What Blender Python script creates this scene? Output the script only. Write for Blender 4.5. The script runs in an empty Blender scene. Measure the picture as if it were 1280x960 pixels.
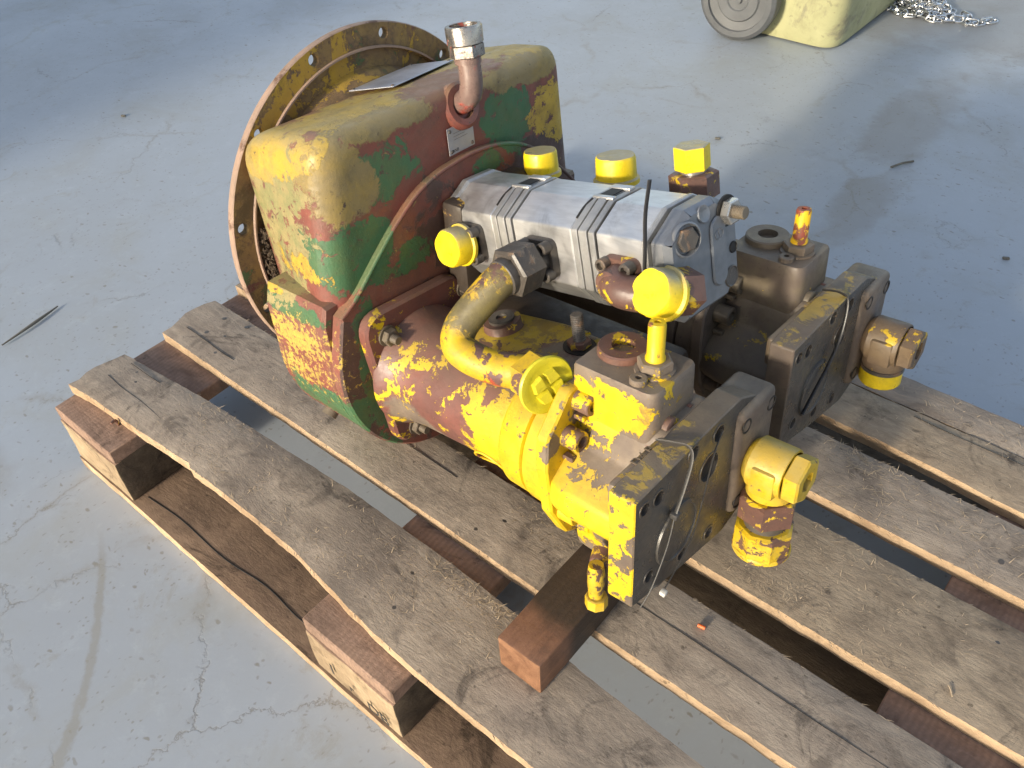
import bpy, bmesh, math, random
from mathutils import Vector, Matrix, noise as mnoise
random.seed(7)
R = math.radians
SC = bpy.context.scene
COL = SC.collection

# ------------------------------------------------------------------ camera
cd = bpy.data.cameras.new('camera'); cam = bpy.data.objects.new('camera', cd); COL.objects.link(cam)
cr = Vector((0.7658733, 0.6413781, -0.0455219)); cu = Vector((-0.4203284, 0.5529764, 0.7194033)); cf = Vector((-0.4865820, 0.5318377, -0.6930993))
cm = Matrix((cr, cu, -cf)).transposed().to_4x4(); cm.translation = Vector((1.0571178, -0.2152835, 0.9709240))
cam.matrix_world = cm
cd.sensor_fit = 'HORIZONTAL'; cd.sensor_width = 36; cd.lens = 1078.0065 / 1280 * 36
cd.clip_start = .02; cd.clip_end = 200
SC.camera = cam

# ------------------------------------------------------------------ world, sun, exposure
SUN_EL, SUN_AZ = 17.0, 2.5        # the sun stands behind the photographer (-Y), light travels to +Y and a little to +X
W = bpy.data.worlds.new('World'); SC.world = W; W.use_nodes = True
wn = W.node_tree.nodes; wl = W.node_tree.links
bg = wn['Background']; sky = wn.new('ShaderNodeTexSky'); sky.sky_type = 'NISHITA'; sky.sun_disc = False
sky.sun_elevation = R(SUN_EL); sky.sun_rotation = R(180 + SUN_AZ); sky.air_density = 1.0; sky.dust_density = 2.5; sky.ozone_density = 1.0
hs = wn.new('ShaderNodeHueSaturation'); hs.inputs['Saturation'].default_value = .72; wl.new(sky.outputs[0], hs.inputs['Color']); wl.new(hs.outputs[0], bg.inputs[0]); bg.inputs[1].default_value = .15
sd = bpy.data.lights.new('sun', 'SUN'); so = bpy.data.objects.new('sun', sd); COL.objects.link(so)
sd.energy = 2.05; sd.angle = R(4.0); sd.color = (1.0, .90, .72)
tv = Vector((math.sin(R(SUN_AZ)) * math.cos(R(SUN_EL)), math.cos(R(SUN_AZ)) * math.cos(R(SUN_EL)), -math.sin(R(SUN_EL))))
so.rotation_euler = tv.to_track_quat('-Z', 'Y').to_euler()
SC.view_settings.view_transform = 'Standard'; SC.view_settings.look = 'None'
SC.view_settings.exposure = 1.16; SC.view_settings.gamma = 1.0
SC.view_settings.use_curve_mapping = False
SC.cycles.max_bounces = 7; SC.cycles.diffuse_bounces = 4; SC.cycles.glossy_bounces = 3; SC.cycles.transmission_bounces = 1; SC.cycles.caustics_reflective = False

# ------------------------------------------------------------------ node helper
class NT:
    def __init__(s, name):
        s.m = bpy.data.materials.new(name); s.m.use_nodes = True
        s.t = s.m.node_tree; s.n = s.t.nodes; s.l = s.t.links
        s.b = s.n['Principled BSDF']; s.tc = s.n.new('ShaderNodeTexCoord'); s.P = s.tc.outputs['Object']
    def put(s, sock, v):
        if hasattr(v, 'is_output'): s.l.new(v, sock)
        elif v is not None:
            if isinstance(v, (tuple, list)) and len(v) == 3 and sock.type == 'RGBA': v = (*v, 1)
            sock.default_value = v
    def math(s, op, a, b=None, c=None, clamp=False):
        n = s.n.new('ShaderNodeMath'); n.operation = op; n.use_clamp = clamp
        s.put(n.inputs[0], a)
        if b is not None: s.put(n.inputs[1], b)
        if c is not None: s.put(n.inputs[2], c)
        return n.outputs[0]
    def vmath(s, op, a, b=None):
        n = s.n.new('ShaderNodeVectorMath'); n.operation = op; s.put(n.inputs[0], a)
        if b is not None: s.put(n.inputs[1], b)
        return n.outputs['Value'] if op in ('LENGTH', 'DOT_PRODUCT', 'DISTANCE') else n.outputs[0]
    def noise(s, scale, detail=5, rough=.6, dist=0, vec=None, lac=2.0):
        n = s.n.new('ShaderNodeTexNoise'); s.l.new(vec if vec else s.P, n.inputs['Vector'])
        n.inputs['Scale'].default_value = scale; n.inputs['Detail'].default_value = detail
        n.inputs['Roughness'].default_value = rough; n.inputs['Distortion'].default_value = dist
        n.inputs['Lacunarity'].default_value = lac
        return n.outputs['Fac']
    def voro(s, scale, feature='F1', vec=None, rnd=1.0):
        n = s.n.new('ShaderNodeTexVoronoi'); n.feature = feature; s.l.new(vec if vec else s.P, n.inputs['Vector'])
        n.inputs['Scale'].default_value = scale; n.inputs['Randomness'].default_value = rnd
        return n.outputs['Distance'], (n.outputs['Color'] if feature == 'F1' else None)
    def scale(s, v, vec=None):
        return s.vmath('MULTIPLY', vec if vec else s.P, v)
    def step(s, v, lo, hi, a=0.0, b=1.0, smooth=True):
        n = s.n.new('ShaderNodeMapRange'); n.interpolation_type = 'SMOOTHSTEP' if smooth else 'LINEAR'
        s.put(n.inputs[0], v); n.inputs[1].default_value = lo; n.inputs[2].default_value = hi
        s.put(n.inputs[3], a); s.put(n.inputs[4], b)
        return n.outputs[0]
    def mix(s, f, a, b):
        n = s.n.new('ShaderNodeMix'); n.data_type = 'RGBA'
        s.put(n.inputs[0], f); s.put(n.inputs[6], a); s.put(n.inputs[7], b)
        return n.outputs[2]
    def mul(s, col, f):
        n = s.n.new('ShaderNodeMix'); n.data_type = 'RGBA'; n.blend_type = 'MULTIPLY'; n.inputs[0].default_value = 1
        s.put(n.inputs[6], col); s.l.new(f, n.inputs[7]); return n.outputs[2]
    def blob(s, c, r):
        """1 at the centre of an ellipsoid, 0 on its surface, negative outside (clamped at -1)"""
        v = s.vmath('SUBTRACT', s.P, tuple(c)); v = s.vmath('MULTIPLY', v, (1 / r[0], 1 / r[1], 1 / r[2]))
        return s.math('MAXIMUM', s.math('SUBTRACT', 1.0, s.vmath('LENGTH', v)), -1.0)
    def upness(s):
        g = s.n.new('ShaderNodeNewGeometry'); x = s.n.new('ShaderNodeSeparateXYZ'); s.l.new(g.outputs['Normal'], x.inputs[0]); return x.outputs[2]
    def bump(s, h, strength=.3, dist=.002, prev=None):
        n = s.n.new('ShaderNodeBump'); n.inputs['Strength'].default_value = strength; n.inputs['Distance'].default_value = dist
        s.l.new(h, n.inputs['Height'])
        if prev: s.l.new(prev, n.inputs['Normal'])
        return n.outputs[0]
    def out(s, col=None, rough=None, metal=None, normal=None, spec=None):
        s.put(s.b.inputs['Base Color'], col)
        if rough is not None: s.put(s.b.inputs['Roughness'], rough)
        if metal is not None: s.put(s.b.inputs['Metallic'], metal)
        if spec is not None: s.put(s.b.inputs['Specular IOR Level'], spec)
        if normal is not None: s.l.new(normal, s.b.inputs['Normal'])
        return s.m

def paint(name, base, base2, layers, rough=.55, dust=.0, dustcol=(.23, .19, .12), grain=60, dirt=.35, metal=0.0):
    """old chipped coats: each layer = dict(c colour, t threshold, s scale, w softness, blobs [(centre, radii, weight)])"""
    n = NT(name)
    v = n.noise(grain * .35, 6, .65); col = n.mix(n.step(v, .35, .65), base, base2)
    fine = n.noise(grain * 2.2, 6, .75, .5); mott = n.noise(grain * .9, 7, .7, .3)
    col = n.mix(n.math('MULTIPLY', n.step(fine, .52, .72), .4), col, tuple(x * .55 for x in base2))
    h = n.math('MULTIPLY', n.noise(grain * 4.5, 5, .7), .55); mt = metal
    for L in layers:
        s = L.get('s', 26); f = n.noise(s, L.get('d', 9), L.get('r', .66), L.get('dist', .5), n.scale(L.get('sc', (1, 1, 1))))
        f = n.math('MULTIPLY_ADD', n.math('SUBTRACT', f, .5), L.get('amp', 1.0), .5)
        f = n.math('MULTIPLY_ADD', n.math('SUBTRACT', fine, .5), L.get('fz', .22), f)
        tot = f
        if L.get('blobs'):
            acc = None
            for c, r, wgt in L['blobs']:
                b = n.math('MULTIPLY', n.blob(c, r), wgt)
                acc = b if acc is None else n.math('MAXIMUM', acc, b)
            tot = n.math('ADD', f, acc)
        w = L.get('w', .010); t = L.get('t', .5); m = n.step(tot, t - w, t + w)
        if L.get('chips', 0):
            m = n.math('MULTIPLY', m, n.step(n.noise(s * 3.1, 6, .7, .6), .66 - .05 * L['chips'], .675 - .05 * L['chips'], 1, 0))
        if L.get('a', 1) < 1: m = n.math('MULTIPLY', m, L['a'])
        c = L['c']
        if 'c2' in L: c = n.mix(n.step(n.noise(s * 1.7, 5, .65), .38, .66), L['c'], L['c2'])
        c = n.mix(n.math('MULTIPLY', n.step(mott, .5, .75), L.get('wear', .3)), c, tuple(x * .62 for x in L.get('c2', L['c'])))
        # a thin worn rim where the coat ends
        if L.get('rim', 1):
            rim = n.math('MULTIPLY', n.step(tot, t - w - .03, t - w), .5)
            col = n.mix(rim, col, L.get('rimc', (.09, .05, .04)))
        col = n.mix(m, col, c)
        if metal: mt = n.math('MULTIPLY', n.math('SUBTRACT', 1.0, m), mt)
        h = n.math('ADD', h, n.math('MULTIPLY', m, L.get('h', .55)))
    if dirt:
        d = n.step(n.noise(grain * .5, 8, .7, .4), .5, .72); col = n.mix(n.math('MULTIPLY', d, dirt), col, (.055, .04, .028))
        sp = n.step(n.noise(grain * 3.2, 3, .5), .66, .72); col = n.mix(n.math('MULTIPLY', sp, dirt), col, (.04, .03, .025))
    if dust:
        u = n.step(n.upness(), .45, .95); u = n.math('MULTIPLY', u, n.step(n.noise(grain * .6, 6, .7), .12, .5))
        col = n.mix(n.math('MULTIPLY', u, dust), col, dustcol)
    rr = n.step(n.noise(grain, 4, .6), .3, .7, rough - .1, rough + .15)
    return n.out(col, rr, mt, n.bump(h, .5, .0012))

YEL, YEL2 = (.64, .44, .008), (.55, .36, .010)
OCH = (.42, .27, .03)
RUST, RUST2 = (.17, .075, .058), (.115, .062, .048)
GREY, GREY2 = (.15, .115, .085), (.10, .075, .06)
REDP, REDP2 = (.25, .052, .038), (.20, .05, .042)
GRN, GRN2 = (.050, .130, .058), (.075, .125, .05)

# gearbox housing: yellow over green over red primer
M_house = paint('worn_gearbox_paint', (.215, .058, .040), (.165, .060, .044), [
    dict(c=(.20, .085, .060), c2=(.15, .07, .05), s=9, t=.52, w=.12, rim=0, amp=1.2),
    dict(c=(.10, .055, .045), c2=(.075, .045, .038), s=20, t=.60, amp=1.2, blobs=[((.165, .17, .12), (.05, .14, .055), .9), ((.17, -.04, .12), (.015, .06, .06), .26), ((.17, .1, -.05), (.05, .3, .2), .6), ((.17, -.21, -.04), (.010, .05, .15), .8)], w=.03, rim=0),
    dict(c=GRN, c2=GRN2, s=20, t=.60, amp=1.5, fz=.38, w=.008, chips=1.2, blobs=[((.150, -.118, .205), (.05, .050, .040), .62), ((.142, -.165, .125), (.05, .052, .052), .75), ((.150, -.100, .098), (.035, .035, .028), .5),
        ((.155, .082, .205), (.04, .046, .040), .62), ((.165, .03, .165), (.02, .03, .016), .35), ((.09, -.21, .066), (.06, .04, .014), .75), ((.12, -.21, -.06), (.09, .05, .040), .55), ((.10, -.15, -.12), (.09, .05, .03), .6), ((.168, -.178, .0), (.006, .024, .14), .75)], h=.3),
    dict(c=(.29, .235, .105), c2=(.205, .20, .085), s=24, t=.58, w=.015, amp=1.2, chips=1.6, blobs=[((.05, -.21, .150), (.085, .05, .095), .75), ((.095, -.2, .21), (.05, .05, .05), .5)], rim=0, fz=.6),
    dict(c=(.215, .165, .075), c2=(.27, .195, .06), s=16, t=.58, w=.04, amp=1.4, fz=.5, rim=0, blobs=[((.145, -.165, .212), (.06, .048, .045), .8), ((.14, -.10, .247), (.035, .08, .014), .7), ((.14, .11, .247), (.05, .10, .018), .75)]),
    dict(c=(.44, .30, .04), c2=(.34, .25, .075), s=16, t=.56, amp=1.3, w=.025, fz=.5, rim=0, chips=1, blobs=[((.05, -.195, .240), (.095, .05, .045), .95), ((.05, -.1, .258), (.085, .12, .022), .9), ((.05, .15, .258), (.09, .14, .022), .85)]),
    dict(c=(.46, .31, .035), c2=(.40, .26, .04), s=24, t=.60, amp=1.6, w=.008, fz=.4, chips=1.3, blobs=[((.155, .165, .185), (.04, .050, .042), .72), ((.155, .205, .128), (.03, .014, .012), .7), ((.10, -.20, .112), (.08, .03, .016), .45), ((.04, -.220, .080), (.04, .01, .006), .6)]),
    dict(c=(.30, .22, .07), c2=(.24, .16, .06), s=62, t=.685, amp=1.1, w=.008, fz=.4, rim=0, h=.3),
    dict(c=(.055, .04, .032), c2=(.09, .055, .04), s=48, t=.69, amp=1.1, w=.01, fz=.5, rim=0, h=-.4),
    dict(c=(.42, .285, .06), c2=(.48, .34, .06), s=150, t=.64, amp=1.3, w=.03, fz=.8, blobs=[((.09, -.228, .030), (.09, .04, .034), .32), ((.08, -.225, -.012), (.09, .045, .034), .22)], rim=0, h=.25),
], rough=.48, dust=.3, dustcol=(.34, .28, .15), dirt=.42)
M_ring = paint('grimy_ring_paint', (.25, .165, .055), (.17, .105, .05), [
    dict(c=(.09, .06, .03), s=10, t=.56, w=.06, rim=0),
    dict(c=(.085, .11, .04), c2=GRN2, s=13, t=.60, w=.02),
    dict(c=(.36, .22, .035), c2=OCH, s=18, t=.585, w=.015, blobs=[((0, -.06, .27), (.05, .14, .06), .12)]),
    dict(c=(.16, .06, .045), s=16, t=.64, w=.02)], rough=.7, dirt=.5)
M_rim = paint('worn_ring_edge', (.34, .23, .17), (.27, .19, .14), [dict(c=(.15, .08, .05), s=30, t=.6, w=.05, rim=0)], rough=.6, dirt=.3)
def pumppaint(name, dy, yel, dirt=.3):
    B = lambda x, y, z: (x, y + dy, z)
    return paint(name, (.185, .068, .052) if yel else (.15, .105, .065), (.13, .055, .045) if yel else (.105, .075, .05), [
        dict(c=(.20, .155, .115) if yel else (.17, .135, .09), c2=(.13, .10, .08), s=12, t=.57, w=.06, rim=0, blobs=[(B(.47, -.12, .06), (.08, .09, .10), .6), (B(.50, -.18, -.01), (.05, .06, .07), .5), (B(.45, -.13, -.03), (.13, .16, .16), .55), (B(.225, -.165, -.06), (.05, .05, .035), .5), (B(.54, -.12, .0), (.03, .15, .2), .7)]),
        dict(c=YEL, c2=YEL2, s=27, t=.565 if yel else .70, amp=1.35, w=.007, chips=.6, wear=.25, fz=.4, blobs=[
            (B(.385, -.18, -.05), (.095, .085, .12), .72), (B(.405, -.185, -.01), (.05, .06, .10), .6),
            (B(.475, -.152, .062), (.055, .03, .030), .50), (B(.475, -.20, -.030), (.055, .04, .050), .50), (B(.545, -.235, -.02), (.04, .02, .08), .5),
            (B(.20, -.17, -.075), (.03, .03, .055), .16), (B(.25, -.165, .02), (.05, .03, .03), .10), (B(.30, -.08, .05), (.10, .05, .02), .4)] if yel else [(B(.46, -.16, .0), (.06, .06, .05), .14)]),
        dict(c=OCH, c2=(.30, .2, .04), s=30, t=.64, w=.02, rim=0, blobs=[(B(.535, -.16, .065), (.04, .07, .03), .16), (B(.31, -.08, .055), (.07, .05, .02), .3)]),
    ], rough=.46, dust=.32 if yel else .5, dustcol=(.18, .145, .105), dirt=dirt)
M_pumpA = pumppaint('chipped_yellow_pump_paint', 0, True, .25)
M_pumpB = pumppaint('grimy_pump_paint', .2726, False, .45)
M_plate = paint('end_plate_paint', GREY, GREY2, [
    dict(c=YEL, c2=YEL2, s=40, t=.57, amp=1.5, fz=.4, w=.007, chips=1, blobs=[((.540, -.232, -.01), (.028, .012, .11), .30)]),
    dict(c=OCH, c2=(.34, .24, .04), s=26, t=.58, w=.03, blobs=[((.54, -.16, .06), (.03, .06, .02), .15), ((.54, .13, .06), (.03, .08, .02), .12)], rim=0)], rough=.5, dust=.25, dirt=.35)
M_face = paint('oily_machined_face', (.045, .042, .040), (.075, .068, .06), [dict(c=(.10, .085, .06), s=20, t=.60, w=.06, rim=0)], rough=.33, dirt=.4)
M_pipe = paint('chipped_pipe_paint', (.10, .055, .05), (.14, .07, .06), [
    dict(c=YEL2, c2=OCH, s=34, t=.44, amp=1.4, fz=.4, blobs=[((.31, -.17, .08), (.2, .2, .2), .05)]),
    dict(c=(.16, .13, .05), c2=(.11, .09, .045), s=22, t=.53, w=.05, rim=0, blobs=[((.31, -.15, .11), (.05, .05, .03), .2)]),
    dict(c=(.36, .06, .03), s=40, t=.62, w=.02, blobs=[((.352, -.175, .055), (.02, .02, .02), .4)], rim=0)], rough=.45, dirt=.3)
M_elbow = paint('yellow_elbow_paint', (.14, .085, .05), GREY, [dict(c=YEL2, c2=(.50, .35, .05), s=30, t=.36, amp=1.0, w=.01)], rough=.45, dust=.35, dirt=.3)
M_elbowC = paint('chipped_yellow_nut', (.14, .075, .05), (.09, .05, .04), [dict(c=YEL2, c2=(.50, .35, .04), s=34, t=.47, amp=1.3, w=.008)], rough=.42, dirt=.35)
M_elbowB = paint('worn_elbow_paint', (.15, .105, .06), (.11, .075, .05), [dict(c=YEL2, c2=OCH, s=36, t=.585, w=.01)], rough=.5, dirt=.4)
M_steel = paint('dark_oxide_steel', (.085, .075, .065), (.06, .052, .046), [dict(c=(.17, .11, .07), s=40, t=.6, w=.05, rim=0)], rough=.38, dirt=.3)
M_bolt = paint('grimy_bolt_steel', (.16, .13, .09), (.10, .08, .06), [dict(c=OCH, s=60, t=.66, w=.02, rim=0)], rough=.4, dirt=.3)
M_boltY = paint('yellow_specked_bolt', (.17, .10, .075), (.12, .075, .06), [dict(c=YEL, s=70, t=.56, w=.02)], rough=.45, dirt=.2)
M_brown = paint('rusty_fitting', (.15, .075, .055), (.10, .055, .045), [dict(c=YEL, c2=OCH, s=48, t=.58, w=.015)], rough=.4, dirt=.35)
M_cap = paint('yellow_plastic_cap', (.80, .60, .015), (.74, .54, .015), [], rough=.36, dust=.97, dustcol=(.33, .285, .175), dirt=.2)
M_plug = paint('lime_yellow_plastic_plug', (.60, .53, .02), (.54, .47, .03), [], rough=.4, dirt=.06)
M_pinY = paint('yellow_pin_paint', (.30, .09, .05), (.22, .13, .06), [dict(c=YEL, s=50, t=.40, w=.02)], rough=.45, dirt=.15)
M_pinR = paint('orange_pin_paint', (.36, .06, .035), (.30, .08, .04), [dict(c=(.85, .5, .01), s=40, t=.50, w=.02)], rough=.45, dirt=.15)

def alu(name, c=(.72, .72, .73), r=.34, streak=(2, 30, 30), met=.85, stain=.35):
    n = NT(name)
    s = n.noise(8, 6, .6, 0, n.scale(streak)); col = n.mix(n.step(s, .3, .7), tuple(a * .86 for a in c), c)
    st = n.step(n.noise(22, 7, .7, .5), .52, .74); col = n.mix(n.math('MULTIPLY', st, stain), col, (.22, .20, .18))
    h = n.math('ADD', n.noise(300, 3, .6), n.math('MULTIPLY', s, .5))
    return n.out(col, n.step(n.noise(30, 5, .6), .3, .7, r - .06, r + .14), met, n.bump(h, .12, .0006))
M_alu = alu('milled_aluminium', (.66, .66, .665), .38, (2.5, 24, 24), .85, .5)
M_cast = alu('cast_aluminium', (.42, .42, .42), .48, (10, 10, 10), .8, .6)
M_cover = alu('grey_cast_cover', (.25, .26, .28), .48, (10, 10, 10), .75, .45)
M_name = alu('nameplate_metal', (.42, .40, .41), .45, (6, 6, 6), .6, .4)
M_toppl = alu('blank_data_plate', (.50, .52, .58), .42, (6, 6, 6), .6, .25)
M_zinc = alu('zinc_fitting', (.60, .57, .52), .26, (10, 10, 10), .85, .5)
M_chain = alu('galvanised_chain', (.62, .63, .64), .25, (10, 10, 10), .95, .3)
def plain(name, c, rough=.5, metal=0, sc=60, amt=.25, bump=.15):
    n = NT(name); v = n.noise(sc, 5, .6)
    col = n.mix(n.step(v, .3, .7), c, tuple(a * (1 - amt) for a in c))
    return n.out(col, rough, metal, n.bump(v, bump, .001))
M_black = plain('black_nylon', (.018, .018, .02), .35)
M_tie = plain('grey_tie', (.055, .052, .05), .5)
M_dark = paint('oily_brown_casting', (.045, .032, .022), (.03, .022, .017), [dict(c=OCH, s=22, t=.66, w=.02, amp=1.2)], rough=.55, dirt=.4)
M_white = plain('pale_tie_end', (.62, .60, .55), .5)
M_groove = alu('grimy_groove', (.20, .20, .20), .5, (10, 10, 10), .6, .6)
M_hole = plain('dark_bore', (.012, .010, .009), .6)
M_print = plain('black_print', (.025, .022, .02), .7)
M_orange = plain('orange_plastic', (.62, .13, .03), .5)
M_redc = paint('worn_red_coupling', (.40, .37, .34), (.26, .24, .22), [dict(c=(.36, .07, .05), c2=(.28, .06, .045), s=60, t=.60, w=.03, rim=0, fz=.5)], rough=.26, dirt=.8, metal=.85)
M_pipeR = paint('red_brown_pipe', (.20, .13, .11), (.15, .10, .085), [dict(c=(.33, .07, .05), s=26, t=.58, w=.06, rim=0)], rough=.3, dirt=.3)
M_dirtfill = plain('caked_debris', (.10, .07, .045), .95, 0, 400, .7, 1.0)

# wood
def wood(name, a, b, dark, edge=False, sawn=.0, fuzz=.0):
    n = NT(name)
    oi = n.n.new('ShaderNodeObjectInfo'); off = n.math('MULTIPLY', oi.outputs['Random'], 17.0)
    cx = n.n.new('ShaderNodeCombineXYZ'); n.l.new(off, cx.inputs[0]); n.l.new(off, cx.inputs[1]); n.l.new(off, cx.inputs[2])
    p = n.vmath('ADD', n.P, cx.outputs[0])
    g = n.noise(6, 8, .65, 2.2, n.scale((1.4, 6, 6), p)); g2 = n.noise(40, 5, .7, .3, n.scale((1, 14, 14), p)); big = n.noise(5, 6, .65, .8, p); bl = n.noise(16, 7, .72, 1.0, p)
    col = n.mix(n.step(g, .32, .70), a, b); cl = n.noise(24, 8, .75, .6, n.scale((1, 1.6, 1), p)); col = n.mix(n.math('MULTIPLY', n.step(cl, .42, .66), .55), col, tuple(x * .72 for x in b))
    col = n.mix(n.math('MULTIPLY', n.step(n.noise(60, 6, .75, .4, n.scale((1, 2, 1), p)), .50, .70), .35), col, tuple(min(1, x * 1.35) for x in a))
    col = n.mix(n.math('MULTIPLY', n.step(big, .46, .70), .7), col, dark)
    col = n.mix(n.math('MULTIPLY', n.step(bl, .50, .68), .65), col, tuple(x * .7 for x in dark))
    col = n.mix(n.math('MULTIPLY', n.step(n.noise(7, 6, .6, .5, p), .55, .7), .4), col, tuple(min(1, x * 1.55) for x in a))
    col = n.mix(n.math('MULTIPLY', n.step(g2, .62, .74), .12), col, (.05, .038, .028))
    st_ = n.step(n.noise(9, 8, .75, 1.2, p), .56, .66); col = n.mix(n.math('MULTIPLY', st_, .8), col, tuple(x * .55 for x in dark))
    spk = n.step(n.noise(95, 4, .6, .2, p), .66, .72); col = n.mix(n.math('MULTIPLY', spk, .55), col, (.03, .022, .016))
    h = n.math('ADD', n.math('MULTIPLY', g, .6), n.math('MULTIPLY', g2, .18)); h = n.math('ADD', h, n.math('MULTIPLY', n.noise(110, 6, .75, .2, n.scale((1, 2, 2), p)), .7))
    if sawn:
        w = n.n.new('ShaderNodeTexWave'); w.bands_direction = 'X'; w.inputs['Scale'].default_value = 45; w.inputs['Distortion'].default_value = 6; w.inputs['Detail'].default_value = 3
        n.l.new(p, w.inputs['Vector']); col = n.mix(n.math('MULTIPLY', w.outputs['Fac'], sawn), col, dark)
    return n.out(col, n.step(bl, .3, .7, .68, .9), 0, n.bump(h, .55, .0022), .25)
M_wood = wood('weathered_board', (.33, .275, .218), (.255, .208, .166), (.15, .124, .105))
M_woodB = wood('brown_board', (.33, .265, .19), (.25, .195, .14), (.125, .10, .08))
M_edge = wood('raw_board_edge', (.44, .32, .205), (.36, .25, .155), (.21, .14, .085))
M_block = wood('sawn_block', (.33, .22, .16), (.26, .17, .125), (.15, .10, .075), sawn=.3)
M_blockend = wood('pale_end_grain', (.40, .31, .20), (.33, .24, .15), (.17, .12, .075), sawn=.15)
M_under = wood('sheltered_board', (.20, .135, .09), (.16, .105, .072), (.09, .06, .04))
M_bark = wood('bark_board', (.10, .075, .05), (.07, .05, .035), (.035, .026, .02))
def beamwood():
    n = NT('two_tone_timber')
    g = n.noise(9, 7, .65, .8, n.scale((14, 1.4, 14))); col = n.mix(n.step(g, .35, .65), (.19, .098, .06), (.145, .075, .048))
    col = n.mix(n.math('MULTIPLY', n.step(n.noise(26, 6, .7), .5, .66), .6), col, (.085, .05, .036))
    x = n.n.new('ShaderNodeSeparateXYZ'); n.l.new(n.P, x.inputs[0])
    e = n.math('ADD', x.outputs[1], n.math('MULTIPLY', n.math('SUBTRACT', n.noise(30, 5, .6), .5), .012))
    col = n.mix(n.step(e, .128, .150), col, n.mix(n.step(g, .3, .7), (.052, .036, .027), (.036, .026, .02)))  # near end stays lighter, the rest of the timber is darker
    return n.out(col, .6, 0, n.bump(n.math('ADD', g, n.noise(90, 5, .7)), .5, .0015), .3)
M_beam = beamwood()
M_beamend = wood('timber_end', (.24, .125, .07), (.20, .10, .055), (.15, .07, .04))
M_fibre = plain('wood_fibre', (.42, .33, .23), .8)

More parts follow.
